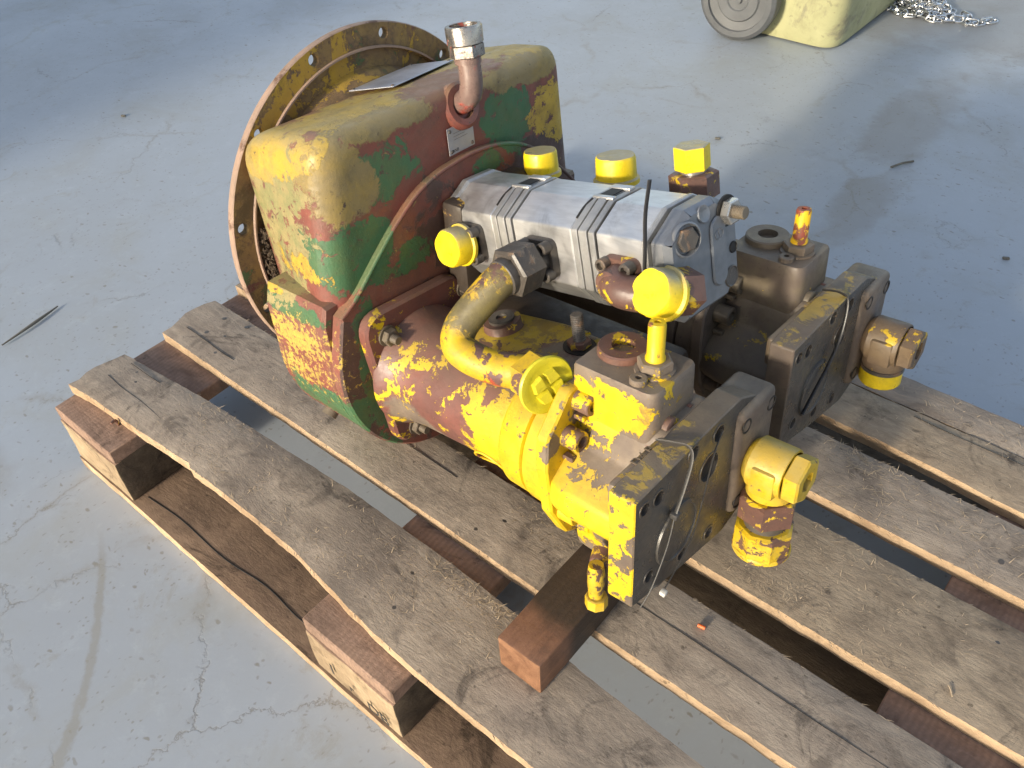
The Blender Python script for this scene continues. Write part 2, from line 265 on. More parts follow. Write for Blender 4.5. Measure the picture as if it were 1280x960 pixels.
def floor_mat():
    n = NT('worn_painted_concrete')
    big = n.noise(1.1, 6, .6, .3); mid = n.noise(4.5, 8, .7, .5); fine = n.noise(60, 6, .7)
    col = n.mix(n.step(big, .35, .66), (.328, .362, .405), (.308, .334, .365))
    col = n.mix(n.math('MULTIPLY', n.step(mid, .48, .72), .55), col, (.30, .31, .295))
    col = n.mix(n.math('MULTIPLY', n.step(n.noise(11, 9, .78, .8), .57, .67), .5), col, (.27, .265, .23))
    col = n.mix(n.math('MULTIPLY', n.step(n.noise(24, 8, .8, .4), .50, .75), .35), col, (.42, .46, .50))
    # small oblong worn specks, two sizes
    for sc, lo, hi, a, sv, o in ((30, .08, .17, .75, (1, 1.9, 1), 0), (46, .07, .16, .6, (2.0, 1, 1), 5), (80, .10, .22, .6, (1.4, 1, 1), 9)):
        wv0 = n.n.new('ShaderNodeTexNoise'); n.l.new(n.P, wv0.inputs['Vector']); wv0.inputs['Scale'].default_value = 40; wv0.inputs['Detail'].default_value = 4
        pp0 = n.vmath('ADD', n.P, n.vmath('MULTIPLY', wv0.outputs['Color'], (.018, .018, 0)))
        v, vc = n.voro(sc, 'F1', n.vmath('MULTIPLY', pp0, sv))
        keep = n.math('GREATER_THAN', n.vmath('DOT_PRODUCT', vc, (1, 0, 0)), .36)
        gate = n.math('MULTIPLY', n.step(n.noise(6, 5, .65, 0, n.vmath('ADD', n.P, (o, 0, 0))), .36, .56), keep)
        col = n.mix(n.math('MULTIPLY', n.math('MULTIPLY', n.step(v, lo, hi, 1, 0), gate), a), col, (.205, .195, .165))
    # hairline cracks in patches
    wv = n.n.new('ShaderNodeTexNoise'); n.l.new(n.P, wv.inputs['Vector']); wv.inputs['Scale'].default_value = 9; wv.inputs['Detail'].default_value = 9; wv.inputs['Roughness'].default_value = .7
    pv = n.vmath('ADD', n.P, n.vmath('MULTIPLY', wv.outputs['Color'], (.13, .13, 0)))
    cr1, _ = n.voro(3.1, 'DISTANCE_TO_EDGE', pv); cr2, _ = n.voro(9.5, 'DISTANCE_TO_EDGE', pv)
    k1 = n.math('MULTIPLY', n.step(cr1, .0, .0055, 1, 0), n.step(n.noise(3.0, 5, .65), .50, .60))
    k2 = n.math('MULTIPLY', n.step(cr2, .0, .012, 1, 0), n.step(n.noise(3.9, 5, .65, 0, n.vmath('ADD', n.P, (3, 7, 0))), .54, .64))
    k = n.math('MAXIMUM', k1, n.math('MULTIPLY', k2, .7))
    col = n.mix(n.math('MULTIPLY', k, .55), col, (.16, .145, .12))
    halo = n.math('MULTIPLY', n.step(cr1, .0, .03, 1, 0), n.step(n.noise(5.0, 6, .7), .48, .62)); col = n.mix(n.math('MULTIPLY', halo, .35), col, (.24, .225, .185))
    # brown stains and a worn tyre track on the left
    for c, r, a in (((.55, 1.75, 0), (.10, .30, 1), .42), ((.60, 1.35, 0), (.07, .20, 1), .4), ((.42, 2.45, 0), (.75, .42, 1), .45), ((-.1, -.42, 0), (.14, .10, 1), .5), ((.02, -.30, 0), (.05, .04, 1), .45), ((-.15, -.12, 0), (.09, .07, 1), .3)):
        b = n.math('ADD', n.blob(c, r), n.math('MULTIPLY', n.math('SUBTRACT', n.noise(9, 7, .7), .5), 1.3)); col = n.mix(n.math('MULTIPLY', n.step(b, .0, .5), a), col, (.205, .18, .14))
    x = n.n.new('ShaderNodeSeparateXYZ'); n.l.new(n.P, x.inputs[0])
    # centre line of the track in floor metres
    tx = n.math('ADD', n.math('MULTIPLY', x.outputs[1], TRK[1]), TRK[0]); tx = n.math('ADD', tx, n.math('MULTIPLY', n.math('MULTIPLY', x.outputs[1], x.outputs[1]), TRK[2]))
    dd = n.math('ABSOLUTE', n.math('SUBTRACT', x.outputs[0], tx)); dd = n.math('ADD', dd, n.math('MULTIPLY', n.math('SUBTRACT', n.noise(45, 7, .7), .5), .028))
    tr = n.math('MULTIPLY', n.step(dd, .004, .014, 1, 0), n.step(x.outputs[1], TRK[3], TRK[3] - .05)); tr = n.math('MULTIPLY', tr, n.step(n.noise(25, 6, .7), .3, .5, .5, 1)); col = n.mix(n.math('MULTIPLY', tr, .55), col, (.245, .23, .19))
    h = n.math('SUBTRACT', n.math('MULTIPLY', fine, .25), n.math('MULTIPLY', k, .6))
    return n.out(col, n.step(mid, .3, .7, .38, .58), 0, n.bump(h, .45, .0018), .4)

# ------------------------------------------------------------------ mesh helpers
def obj(name, bm, mats, parent=None, ang=35, smooth=True):
    bmesh.ops.recalc_face_normals(bm, faces=bm.faces)
    me = bpy.data.meshes.new(name); bm.to_mesh(me); bm.free()
    if not isinstance(mats, (list, tuple)): mats = [mats]
    for m in mats: me.materials.append(m)
    if smooth:
        for p in me.polygons: p.use_smooth = True
        me.set_sharp_from_angle(angle=R(ang))
    o = bpy.data.objects.new(name, me); COL.objects.link(o)
    if parent: o.parent = parent
    return o
def inst(src, name, parent, mat):
    o = bpy.data.objects.new(name, src.data); COL.objects.link(o); o.parent = parent; o.matrix_local = mat; return o
def thing(o, label, cat, group=None):
    o['label'] = label; o['category'] = cat
    if group: o['group'] = group
    return o
def empty(name, label, cat, mat=None, group=None):
    o = bpy.data.objects.new(name, None); COL.objects.link(o); o.empty_display_size = .05
    if mat is not None: o.matrix_world = mat
    return thing(o, label, cat, group)
def frame_to(p, d, up=None):
    """matrix with local +Z along d at p"""
    q = Vector(d).normalized().to_track_quat('Z', 'Y'); return Matrix.Translation(Vector(p)) @ q.to_matrix().to_4x4()
def xf(bm, m, verts=None):
    bmesh.ops.transform(bm, matrix=m, verts=verts or bm.verts)
def revolve(bm, prof, m, n=32, close=False):
    """prof = [(radius, z)]"""
    rings = []
    for r, z in prof:
        if r < 1e-6: rings.append([bm.verts.new(m @ Vector((0, 0, z)))])
        else: rings.append([bm.verts.new(m @ Vector((r * math.cos(2 * math.pi * i / n), r * math.sin(2 * math.pi * i / n), z))) for i in range(n)])
    for a, b in zip(rings[:-1], rings[1:]):
        for i in range(n):
            j = (i + 1) % n
            if len(a) == 1 and len(b) == 1: continue
            if len(a) == 1: bm.faces.new((a[0], b[i], b[j]))
            elif len(b) == 1: bm.faces.new((a[i], a[j], b[0]))
            else: bm.faces.new((a[i], a[j], b[j], b[i]))
    return bm
def rev(name, prof, p, d, mat, parent, n=32, ang=35):
    bm = bmesh.new(); revolve(bm, prof, frame_to(p, d), n); return obj(name, bm, mat, parent, ang)
def hexprof(bm, r, h, m, hole=0, hd=.006, ch=.12, n=6, rot=0):
    """hexagon (n-gon) prism from z=0 to h with chamfered ends, optional round bore from the top"""
    c = r * ch
    def ring(rad, z, k=n): return [bm.verts.new(m @ Vector((rad * math.cos(2 * math.pi * (i + rot) / k), rad * math.sin(2 * math.pi * (i + rot) / k), z))) for i in range(k)]
    a = [ring(r - c, 0), ring(r, c * .6), ring(r, h - c * .6), ring(r - c, h)]
    for p, q in zip(a[:-1], a[1:]):
        for i in range(n): bm.faces.new((p[i], p[(i + 1) % n], q[(i + 1) % n], q[i]))
    bm.faces.new(list(reversed(a[0])))
    if hole:
        t = ring(hole, h); b = ring(hole * .96, h - hd)
        for i in range(n):
            j = (i + 1) % n; bm.faces.new((a[3][i], a[3][j], t[j], t[i])); bm.faces.new((t[i], t[j], b[j], b[i]))
        bm.faces.new(b)
    else: bm.faces.new(a[3])
def hexo(name, r, h, p, d, mat, parent, hole=0, hd=.006, n=6, rot=0, ch=.12):
    bm = bmesh.new(); hexprof(bm, r, h, frame_to(p, d), hole, hd, ch, n, rot); return obj(name, bm, mat, parent, 25)
def box(bm, lo, hi, bev=0, seg=2, m=None):
    lo, hi = Vector(lo), Vector(hi); r = bmesh.ops.create_cube(bm, size=1)
    vs = r['verts']
    for v in vs: v.co = Vector(((lo[i] + hi[i]) / 2 + v.co[i] * (hi[i] - lo[i]) for i in range(3)))
    if bev:
        es = list({e for v in vs for e in v.link_edges}); rr = bmesh.ops.bevel(bm, geom=es, offset=bev, segments=seg, affect='EDGES', profile=.5)
        vs = list({v for f in rr['faces'] for v in f.verts} | {v for v in vs if v.is_valid})
    if m: xf(bm, m, vs)
    return bm
def boxo(name, lo, hi, mat, parent, bev=.003, seg=2, m=None):
    return obj(name, box(bmesh.new(), lo, hi, bev, seg, m), mat, parent)
def rounded(pts, r, k=6):
    """round polygon corners; r scalar or list"""
    out = []; n = len(pts)
    for i, p in enumerate(pts):
        rr = r[i] if isinstance(r, (list, tuple)) else r
        p = Vector(p); a = Vector(pts[i - 1]) - p; b = Vector(pts[(i + 1) % n]) - p
        if rr <= 0: out.append(tuple(p)); continue
        ua, ub = a.normalized(), b.normalized(); an = ua.angle(ub); t = min(rr / math.tan(an / 2), a.length * .49, b.length * .49)
        A, B = p + ua * t, p + ub * t
        for j in range(k + 1):
            s = j / k; q = A * (1 - s) ** 2 + p * 2 * s * (1 - s) + B * s * s; out.append(tuple(q))
    return out
def plate(bm, outline, holes, x0, x1, bev=.0015, n=20):
    """slab in the YZ plane between x0 and x1 with round through holes [(y,z,r)]; faces: mat 0 sides, 1 front"""
    loops = [list(outline)] + [[(y + r * math.cos(2 * math.pi * i / n), z + r * math.sin(2 * math.pi * i / n)) for i in range(n)] for y, z, r in holes]
    c = Vector((sum(p[0] for p in outline) / len(outline), sum(p[1] for p in outline) / len(outline)))
    def inset(l, k, d):
        o = []; m = len(l)
        for i in range(m):
            a, b, q = Vector(l[i - 1]), Vector(l[(i + 1) % m]), Vector(l[i]); t = (b - a).normalized(); nn = Vector((-t.y, t.x)) * (1 if area(l) > 0 else -1)
            o.append(tuple(q + nn * d * (1 if k == 0 else -1)))
        return o
    def area(l): return sum(l[i - 1][0] * l[i][1] - l[i][0] * l[i - 1][1] for i in range(len(l)))
    for end, xx, dirn in ((0, x0, 1), (1, x1, -1)):
        edges = []
        for k, l in enumerate(loops):
            li = inset(l, k, bev); vs = [bm.verts.new((xx, p[0], p[1])) for p in li]
            es = [bm.edges.new((vs[i], vs[(i + 1) % len(vs)])) for i in range(len(vs))]; edges += es
            if end == 0: loops_v = vs
            st = [bm.verts.new((xx + dirn * bev, p[0], p[1])) for p in l]
            for i in range(len(vs)):
                j = (i + 1) % len(vs); bm.faces.new((vs[i], vs[j], st[j], st[i]))
            if end == 0: plate.st = getattr(plate, 'st', {}); plate.st[k] = st
            else:
                for i in range(len(st)):
                    j = (i + 1) % len(st); bm.faces.new((plate.st[k][i], plate.st[k][j], st[j], st[i]))
        f = bmesh.ops.triangle_fill(bm, edges=edges, use_beauty=True)
        for g in f['geom']:
            if isinstance(g, bmesh.types.BMFace): g.material_index = 1 if end == 1 else 0
    return bm
def loft(bm, secs, cap=True):
    rings = [[bm.verts.new(p) for p in s] for s in secs]; n = len(rings[0])
    for a, b in zip(rings[:-1], rings[1:]):
        for i in range(n): bm.faces.new((a[i], a[(i + 1) % n], b[(i + 1) % n], b[i]))
    if cap: bm.faces.new(list(reversed(rings[0]))); bm.faces.new(rings[-1])
    return bm
def catmull(pts, k=8):
    P = [Vector(p) for p in pts]; P = [P[0] * 2 - P[1]] + P + [P[-1] * 2 - P[-2]]; out = []
    for i in range(1, len(P) - 2):
        for j in range(k):
            t = j / k; a, b, c, d = P[i - 1:i + 3]
            out.append(.5 * ((2 * b) + (c - a) * t + (2 * a - 5 * b + 4 * c - d) * t * t + (3 * b - a - 3 * c + d) * t ** 3))
    return out + [P[-2]]
def tube(bm, pts, r, n=16, k=8, flat=None, cap=True, spl=True):
    P = catmull(pts, k) if spl else [Vector(p) for p in pts]; rings = []; up = None
    for i, p in enumerate(P):
        t = (P[min(i + 1, len(P) - 1)] - P[max(i - 1, 0)]).normalized()
        if up is None: up = t.orthogonal().normalized() if flat is None else Vector(flat[0])
        s = t.cross(up).normalized(); up = s.cross(t).normalized(); rr = r(i / (len(P) - 1)) if callable(r) else r
        rx, ry = (rr, rr) if flat is None else (flat[1], flat[2])
        rings.append([bm.verts.new(p + s * rx * math.cos(2 * math.pi * j / n) + up * ry * math.sin(2 * math.pi * j / n)) for j in range(n)])
    for a, b in zip(rings[:-1], rings[1:]):
        for i in range(n): bm.faces.new((a[i], a[(i + 1) % n], b[(i + 1) % n], b[i]))
    if cap: bm.faces.new(list(reversed(rings[0]))); bm.faces.new(rings[-1])
    return bm
def tubeo(name, pts, r, mat, parent, n=16, k=8, flat=None, spl=True): return obj(name, tube(bmesh.new(), pts, r, n, k, flat, True, spl), mat, parent, 50)
# ------------------------------------------------------------------ setting: concrete floor and unseen panels added behind the camera to cast shade on it
TRK = (.002, -2.05, -2.599, -.045)
M_floor = floor_mat()
bm = bmesh.new(); bmesh.ops.create_grid(bm, x_segments=2, y_segments=2, size=60)
fl = obj('floor', bm, M_floor); fl['kind'] = 'structure'; fl['label'] = 'worn grey painted concrete floor with hairline cracks'
bm = bmesh.new(); box(bm, (-9, -4.3, 0), (-1.26, -4.0, 5), .01); box(bm, (.66, -4.3, 1.86), (6, -4.0, 5), .01); wj = obj('shade_wall', bm, plain('shade_wall_plaster', (.45, .44, .42), .8)); wj['kind'] = 'structure'  # two out-of-view panels, added only to shade the floor at left and right

def textmesh(name, cu, mat):
    q = bpy.data.objects.new(name, cu); me = bpy.data.meshes.new_from_object(q); bpy.data.objects.remove(q); me.materials.clear(); me.materials.append(mat)
    return bpy.data.objects.new(name, me)
# ------------------------------------------------------------------ pallet
ZT, ZB = .144, .1245
pallet = empty('wooden_pallet', 'worn wooden pallet of grey boards with splintered edges under the pump unit', 'pallet', Matrix.Identity(4))
def board(name, x0, x1, yn, yf, z0, z1, mats, seed, parent=pallet, jag=.004, warp=.0008, end0=None, cuts=48, ejag=.0009):
    """plank along X; yn / yf are functions of x giving its near and far edge; top and sides get own materials"""
    rnd = random.Random(seed); bm = bmesh.new(); nx, ny = cuts, 6; top = []; bot = []
    nz = lambda a, b: mnoise.noise(Vector((a, b, seed * 3.7)))
    for i in range(nx + 1):
        t = i / nx; rt, rb = [], []
        for j in range(ny + 1):
            s = j / ny; x = x0 + (x1 - x0) * t
            if i == 0: x += (end0(s) if end0 else 0) + nz(s * 9, 1) * .004 + rnd.uniform(-1, 1) * .001
            if i == nx: x += nz(s * 7, 5) * .003
            e = yn(x) + nz(x * 4, 2) * ejag + nz(x * 70, 4) * ejag * .5 + nz(x * 190, 3) * ejag * .4; f = yf(x) + nz(x * 4, 7) * ejag + nz(x * 80, 9) * ejag * .5
            y = e + (f - e) * s; zz = nz(x * 2.2, s * 1.5) * warp + nz(x * 24, s * 6) * .0007
            z = z1 + zz; 
            if j in (0, ny): z -= .0012 + abs(nz(x * 60, 11 + j)) * .002
            rt.append(bm.verts.new((x, y, z))); rb.append(bm.verts.new((x, y + (nz(x * 30, 14) * .0012 if j in (0, ny) else 0), z0 + zz)))
        top.append(rt); bot.append(rb)
    for i in range(nx):
        for j in range(ny):
            f = bm.faces.new((top[i][j], top[i + 1][j], top[i + 1][j + 1], top[i][j + 1])); f.material_index = 0
            f = bm.faces.new((bot[i][j], bot[i][j + 1], bot[i + 1][j + 1], bot[i + 1][j])); f.material_index = 0
        for j in (0, ny):
            f = bm.faces.new((top[i][j], bot[i][j], bot[i + 1][j], top[i + 1][j])); f.material_index = 1
    for i in (0, nx):
        for j in range(ny): f = bm.faces.new((top[i][j], top[i][j + 1], bot[i][j + 1], bot[i][j])); f.material_index = 1
    return obj(name, bm, mats, parent, 40)
def poly(pts):
    def f(x):
        if x <= pts[0][0]: return pts[0][1]
        for a, b in zip(pts[:-1], pts[1:]):
            if x <= b[0]: t = (x - a[0]) / (b[0] - a[0]); return a[1] + (b[1] - a[1]) * t
        return pts[-1][1]
    return f
K = lambda v: (lambda x: v)
near1 = poly([(-.031, .034), (.02, .040), (.085, .044), (.150, .048), (.207, .052), (.238, .0545), (.242, .0505), (.33, .0525), (.396, .0515), (.452, .050), (.531, .0415), (.596, .035), (.666, .032), (.731, .031), (.9, .030)])
far1 = poly([(-.034, .120), (.158, .139), (.316, .146), (.44, .152), (.6, .151), (.704, .147), (.787, .139), (.954, .132)])
board('deck_board', -.031, 1.26, near1, far1, ZB, ZT, [M_wood, M_edge], 1, cuts=150, end0=lambda s: .004 * math.sin(s * 9) + .006 * s * s, ejag=.0016, warp=.002)
board('deck_board', -.026, 1.26, K(.185), K(.282), ZB, ZT, [M_wood, M_edge], 2, cuts=110, end0=lambda s: .005 * math.sin(s * 6 + 1), ejag=.0009)
board('deck_board', -.026, 1.26, K(.325), K(.457), ZB, ZT, [M_woodB, M_edge], 3, cuts=110)
board('deck_board', -.026, 1.26, K(.496), K(.591), ZB, ZT, [M_wood, M_edge], 4, cuts=110, ejag=.0010)
board('deck_board', -.026, 1.26, poly([(-.03, .621), (.90, .623), (.96, .622), (1.0, .6195), (1.05, .615), (1.26, .606)]), K(.699), ZB, ZT, [M_woodB, M_edge], 5, cuts=110)
board('deck_board', -.026, 1.26, K(.7022), K(.757), ZB, ZT - .001, [M_wood, M_edge], 6, cuts=80)
# stringers run across under the deck, blocks stand below them
for i, (a, b) in enumerate(((-.029, .116), (.517, .661), (1.055, 1.26))):
    bm = bmesh.new(); box(bm, (a, .002, .1003), (b, .757, ZB - .0005), .0015, 1)
    bmesh.ops.subdivide_edges(bm, edges=[e for e in bm.edges if abs((e.verts[0].co - e.verts[1].co).y) > .3], cuts=30)
    for v in bm.verts: v.co.x += mnoise.noise(v.co * 23 + Vector((i, 0, 0))) * .0015
    obj('stringer_board', bm, M_block, pallet)
    for k, (c, d) in enumerate(((.0, .1), (.325, .455), (.66, .757))):
        bm = bmesh.new(); box(bm, (a, c, .022), (b, d, .1), .002, 2)
        for f in bm.faces:
            if abs(f.normal.y) > .8: f.material_index = 1
            elif f.normal.x > .8: f.material_index = 2
        if k == 0:
            bmesh.ops.subdivide_edges(bm, edges=bm.edges[:], cuts=3, use_grid_fill=True)
            for v in bm.verts: v.co += Vector((mnoise.noise(v.co * 30), mnoise.noise(v.co * 30 + Vector((9, 0, 0))), 0)) * .002
        blk = obj('block', bm, [M_block, M_blockend, M_bark], pallet)
        if (i, k) == (1, 0):
            for s, x, z, h in (('I', .553, .052, .022), ('r', .583, .045, .016), ('DB', .612, .038, .020)):
                cu = bpy.data.curves.new('stamp', 'FONT'); cu.body = s; cu.size = h * 1.35; cu.extrude = .0002
                t = textmesh('stamped_letters', cu, M_print); COL.objects.link(t); t.parent = blk
                t.matrix_local = Matrix.Translation((x, -.0032, z)) @ Matrix.Rotation(R(90), 4, 'X')
for i, (yn, yf) in enumerate(((-.002, .098), (.322, .455), (.658, .757))):
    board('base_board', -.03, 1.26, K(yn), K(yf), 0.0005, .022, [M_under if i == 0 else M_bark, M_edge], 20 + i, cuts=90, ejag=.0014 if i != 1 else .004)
# nails: heads in the boards, one bent nail standing by the corner
nb = bmesh.new(); revolve(nb, [(0, -.006), (.0016, -.006), (.0016, 0), (.0034, 0), (.0034, .0010), (0, .0013)], Matrix.Identity(4), 10)
nail0 = obj('nail', nb, M_steel, pallet); first = True
spots = [(.018, .066), (.045, .098), (.028, .108), (.085, .098), (.035, .226), (.03, .262), (.066, .238), (.085, .205), (.075, .27), (.60, .070), (.585, .115), (.62, .235), (.60, .205), (.59, .40), (1.1, .36), (1.12, .43), (1.09, .53), (1.12, .57), (1.1, .65)]
for x, y in spots:
    m = Matrix.Translation((x, y, ZT - .0012)) @ Matrix.Rotation(random.uniform(-.2, .2), 4, 'X')
    if first: nail0.matrix_local = m; first = False
    else: inst(nail0, 'nail', pallet, m)
tubeo('bent_nail', [(.079, .040, ZB - .01), (.079, .040, ZB + .006), (.080, .037, ZB + .011), (.083, .031, ZB + .012)], .0022, M_brown, pallet, 8, 4)
# long open splits in the boards
for pts in ([(.0, .080), (.04, .078), (.09, .079), (.14, .0765)], [(.004, .115), (.045, .1155), (.075, .117)], [(.0, .214), (.04, .2135), (.09, .2115), (.12, .2120)], [(.80, .238), (.9, .2375), (1.0, .2365), (1.12, .2368)], [(.40, .2505), (.45, .2500), (.53, .2485)], [(.93, .688), (1.0, .686), (1.1, .687)]):
    tubeo('split', [(x, y, ZT + .0004) for x, y in pts], .0013, M_hole, pallet, 6, 8, flat=((0, 0, 1), .00045, .0006))
tubeo('split', [(.125, .018, .0226), (.20, .024, .0226), (.30, .022, .0226), (.38, .030, .0226), (.45, .026, .0226), (.515, .030, .0226)], .0013, M_hole, pallet, 6, 10, flat=((0, 0, 1), .0009, .0004))
# torn fibres on the rough zones and along the edges: one mass
bm = bmesh.new(); rnd = random.Random(3)
def fibre(x, y, z, L, ang, lift, w):
    d = Vector((math.cos(ang), math.sin(ang), lift)); s = Vector((-math.sin(ang), math.cos(ang), 0)) * w; p = Vector((x, y, z)); q = p + d * L * .6 + Vector((0, 0, .0006)); e = p + d * L
    a, b, c_, f, g = bm.verts.new(p - s), bm.verts.new(p + s), bm.verts.new(q + s * .7), bm.verts.new(q - s * .7), bm.verts.new(e)
    bm.faces.new((a, b, c_, f)); bm.faces.new((f, c_, g))
for x0, x1, y0, y1, n in ((.14, .34, .065, .14, 420), (.18, .25, .085, .12, 160), (.34, .72, .055, .145, 330), (.60, .74, .12, .147, 160), (.2, .5, .20, .28, 120), (.62, .74, .24, .28, 200), (.85, 1.1, .33, .45, 320), (.86, .94, .335, .37, 140), (.86, 1.12, .50, .585, 300), (.87, .95, .56, .588, 160), (.9, 1.1, .63, .75, 160)):
    for i in range(n):
        x = min(max(rnd.gauss((x0 + x1) / 2, (x1 - x0) / 3.2), x0), x1); y = rnd.uniform(y0, y1)
        fibre(x, y, ZT - .0003, rnd.uniform(.004, .013), rnd.gauss(.2, .9) + (math.pi if rnd.random() < .5 else 0), rnd.uniform(-.02, .22), rnd.uniform(.00025, .0006))
for fn, sgn in ((near1, -1), (K(.185), -1), (K(.325), -1), (K(.496), -1), (K(.622), -1), (K(.282), 1), (K(.457), 1), (K(.591), 1)):
    for i in range(190):
        x = rnd.uniform(0, 1.1); fibre(x, fn(x) - sgn * .001, ZT - rnd.uniform(.001, .004), rnd.uniform(.003, .010), rnd.choice((0, math.pi)) + sgn * rnd.uniform(.1, .7), rnd.uniform(-.3, .35), rnd.uniform(.0003, .0007))
fb = obj('splinter_fibres', bm, M_fibre, pallet, smooth=False); fb['kind'] = 'stuff'

# timber under the pump
tb = bmesh.new(); box(tb, (.7345, .0915, ZT + .001), (.7895, .62, .1995), .0025, 2)
for f in tb.faces:
    if f.normal.y < -.8: f.material_index = 1
bmesh.ops.subdivide_edges(tb, edges=[e for e in tb.edges if abs((e.verts[0].co - e.verts[1].co).y) > .3], cuts=24)
for v in tb.verts: v.co += Vector((mnoise.noise(v.co * 25), mnoise.noise(v.co * 25 + Vector((5, 0, 0))), mnoise.noise(v.co * 22 + Vector((0, 8, 0))))) * .0012
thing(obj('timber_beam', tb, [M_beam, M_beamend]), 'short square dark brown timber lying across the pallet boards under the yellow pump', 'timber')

# ------------------------------------------------------------------ the pump unit; every part is built in its own frame (x along the shaft, z up)
MM = Matrix(((0.9953234, 0.0218035, -0.0941060, .2909408), (-0.0129261, 0.9954946, 0.0939328, .3940341), (0.0957301, -0.0922771, 0.9911209, .2871377), (0, 0, 0, 1)))
unit = empty('hydraulic_pump_unit', 'heavy rusty double hydraulic pump unit with chipped yellow, green and red paint on the pallet', 'hydraulic pump', MM)
X, Y, Z = Vector((1, 0, 0)), Vector((0, 1, 0)), Vector((0, 0, 1))
RZ = .086
# ring with bolt holes
circ = lambda r, n=96, cy=0, cz=RZ: [(cy + r * math.cos(2 * math.pi * i / n), cz + r * math.sin(2 * math.pi * i / n)) for i in range(n)]
holes = [(.2051 * math.cos(R(a)), RZ + .2051 * math.sin(R(a)), .0062) for a in range(18, 378, 30)]
bm = plate(bmesh.new(), circ(.2184), holes + [(0, RZ, .188)], -.010, 0, .0012, 64)
for f in bm.faces:
    if all(math.hypot(v.co.y, v.co.z - RZ) > .2165 for v in f.verts): f.material_index = 1
    elif f.material_index == 1: f.material_index = 0
ring = obj('flywheel_ring', bm, [M_ring, M_rim], unit)
bm = bmesh.new(); mt = frame_to((0, 0, RZ), X)
revolve(bm, [(.1895, -.010), (.1895, .0035), (.1915, .0035), (.1922, .0004)], mt, 96); obj('register_lip', bm, M_rim, unit)
bm = bmesh.new(); revolve(bm, [(.1890, -.012), (.1890, -.004), (.168, -.004), (.165, .004), (.158, .012), (.150, .05), (.10, .05)], mt, 96); bell = obj('bell_housing', bm, M_ring, unit)
bm = bmesh.new()
for i in range(2600):
    a = R(random.uniform(168, 212)); r = random.uniform(.150, .187); x = random.uniform(-.003, .012)
    p = Vector((x, r * math.cos(a), RZ + r * math.sin(a))); d = Vector((random.uniform(-.3, 1), random.uniform(-1, 1), random.uniform(-1, 1))).normalized() * random.uniform(.002, .005); s = d.orthogonal().normalized() * .0009
    vs = [bm.verts.new(q) for q in (p - s, p + s, p + d + s * .6, p + d - s * .6)]; bm.faces.new(vs)
db = obj('caked_debris', bm, M_dirtfill, bell, smooth=False); db['kind'] = 'stuff'

# gearbox upper box: rounded trapezoid lofted along x, front edge rolled over
def boxsec(x, d, top):
    yb, yt, zb = min(.211, .176 + .27 * max(0, x)) - d, .188 - d, .05
    pts = [(-yb, zb), (yb, zb), (yt + .002, top - d), (-yt - .002, top - d)]
    return [(x, p[0], p[1] + (.006 * math.sin(p[0] * 9 + 1) if p[1] > .15 else 0)) for p in rounded(pts, [.002, .002, .030, .030], 10)]
secs = [boxsec(-.002, .012, .232), boxsec(.012, .004, .236), boxsec(.03, 0, .240), boxsec(.07, 0, .248), boxsec(.095, 0, .2535)]
RF = .028
for k in range(1, 9):
    a = k / 8 * math.pi / 2; secs.append(boxsec(.1285 + RF * math.sin(a), RF * (1 - math.cos(a)), .2555 + .010 * math.sin(a)))
bm = loft(bmesh.new(), secs)
bmesh.ops.subdivide_edges(bm, edges=bm.edges[:], cuts=1, use_grid_fill=True)
for v in bm.verts: v.co += Vector((0, 0, 1)) * mnoise.noise(v.co * 28) * .0007
hous = obj('gearbox_housing', bm, M_house, unit, 60)
# lower drum: rear case with shoulders, thin front plate with the curved rib
def arc(cy, cz, r, a0, a1, n=22): return [(cy + r * math.cos(R(a0 + (a1 - a0) * i / n)), cz + r * math.sin(R(a0 + (a1 - a0) * i / n))) for i in range(n + 1)]
case = rounded([(-.214, .082)], 0) + arc(-.063, -.006, .157, 172, 270) + arc(.063, -.006, .150, 270, 368)[1:] + [(.214, .088)]
case = [(-.222, .060), (-.214, .084)][::-1] + arc(-.063, -.006, .158, 176, 270) + arc(.063, -.006, .149, 270, 364)[1:] + [(.216, .05), (.216, .088), (.12, .092), (-.12, .09)]
bm = plate(bmesh.new(), case, [], .045, .150, .004)
obj('distributor_case', bm, M_house, unit, 30)
rib = [(-.206, .072), (-.182, .087), (-.147, .118), (-.113, .146), (-.079, .168), (-.047, .179), (-.02, .183), (.01, .185), (.04, .183), (.07, .177), (.10, .165), (.135, .142), (.165, .115), (.19, .090), (.206, .07)]
drum = [(p[0], p[1]) for p in reversed([(q.x, q.y) for q in catmull([(a, b, 0) for a, b in rib], 4)])] + arc(-.063, -.006, .159, 168, 270) + arc(.063, -.006, .150, 270, 374)[1:]
bm = plate(bmesh.new(), drum, [], .1485, .166, .0025)
obj('front_cover', bm, M_house, unit, 30)
ribp = [Vector((.1655, y, z)) for y, z in rib]
tubeo('cover_rib', [(.1645, p.y, p.z - .001) for p in ribp], .0028, M_house, unit, 12, 5)
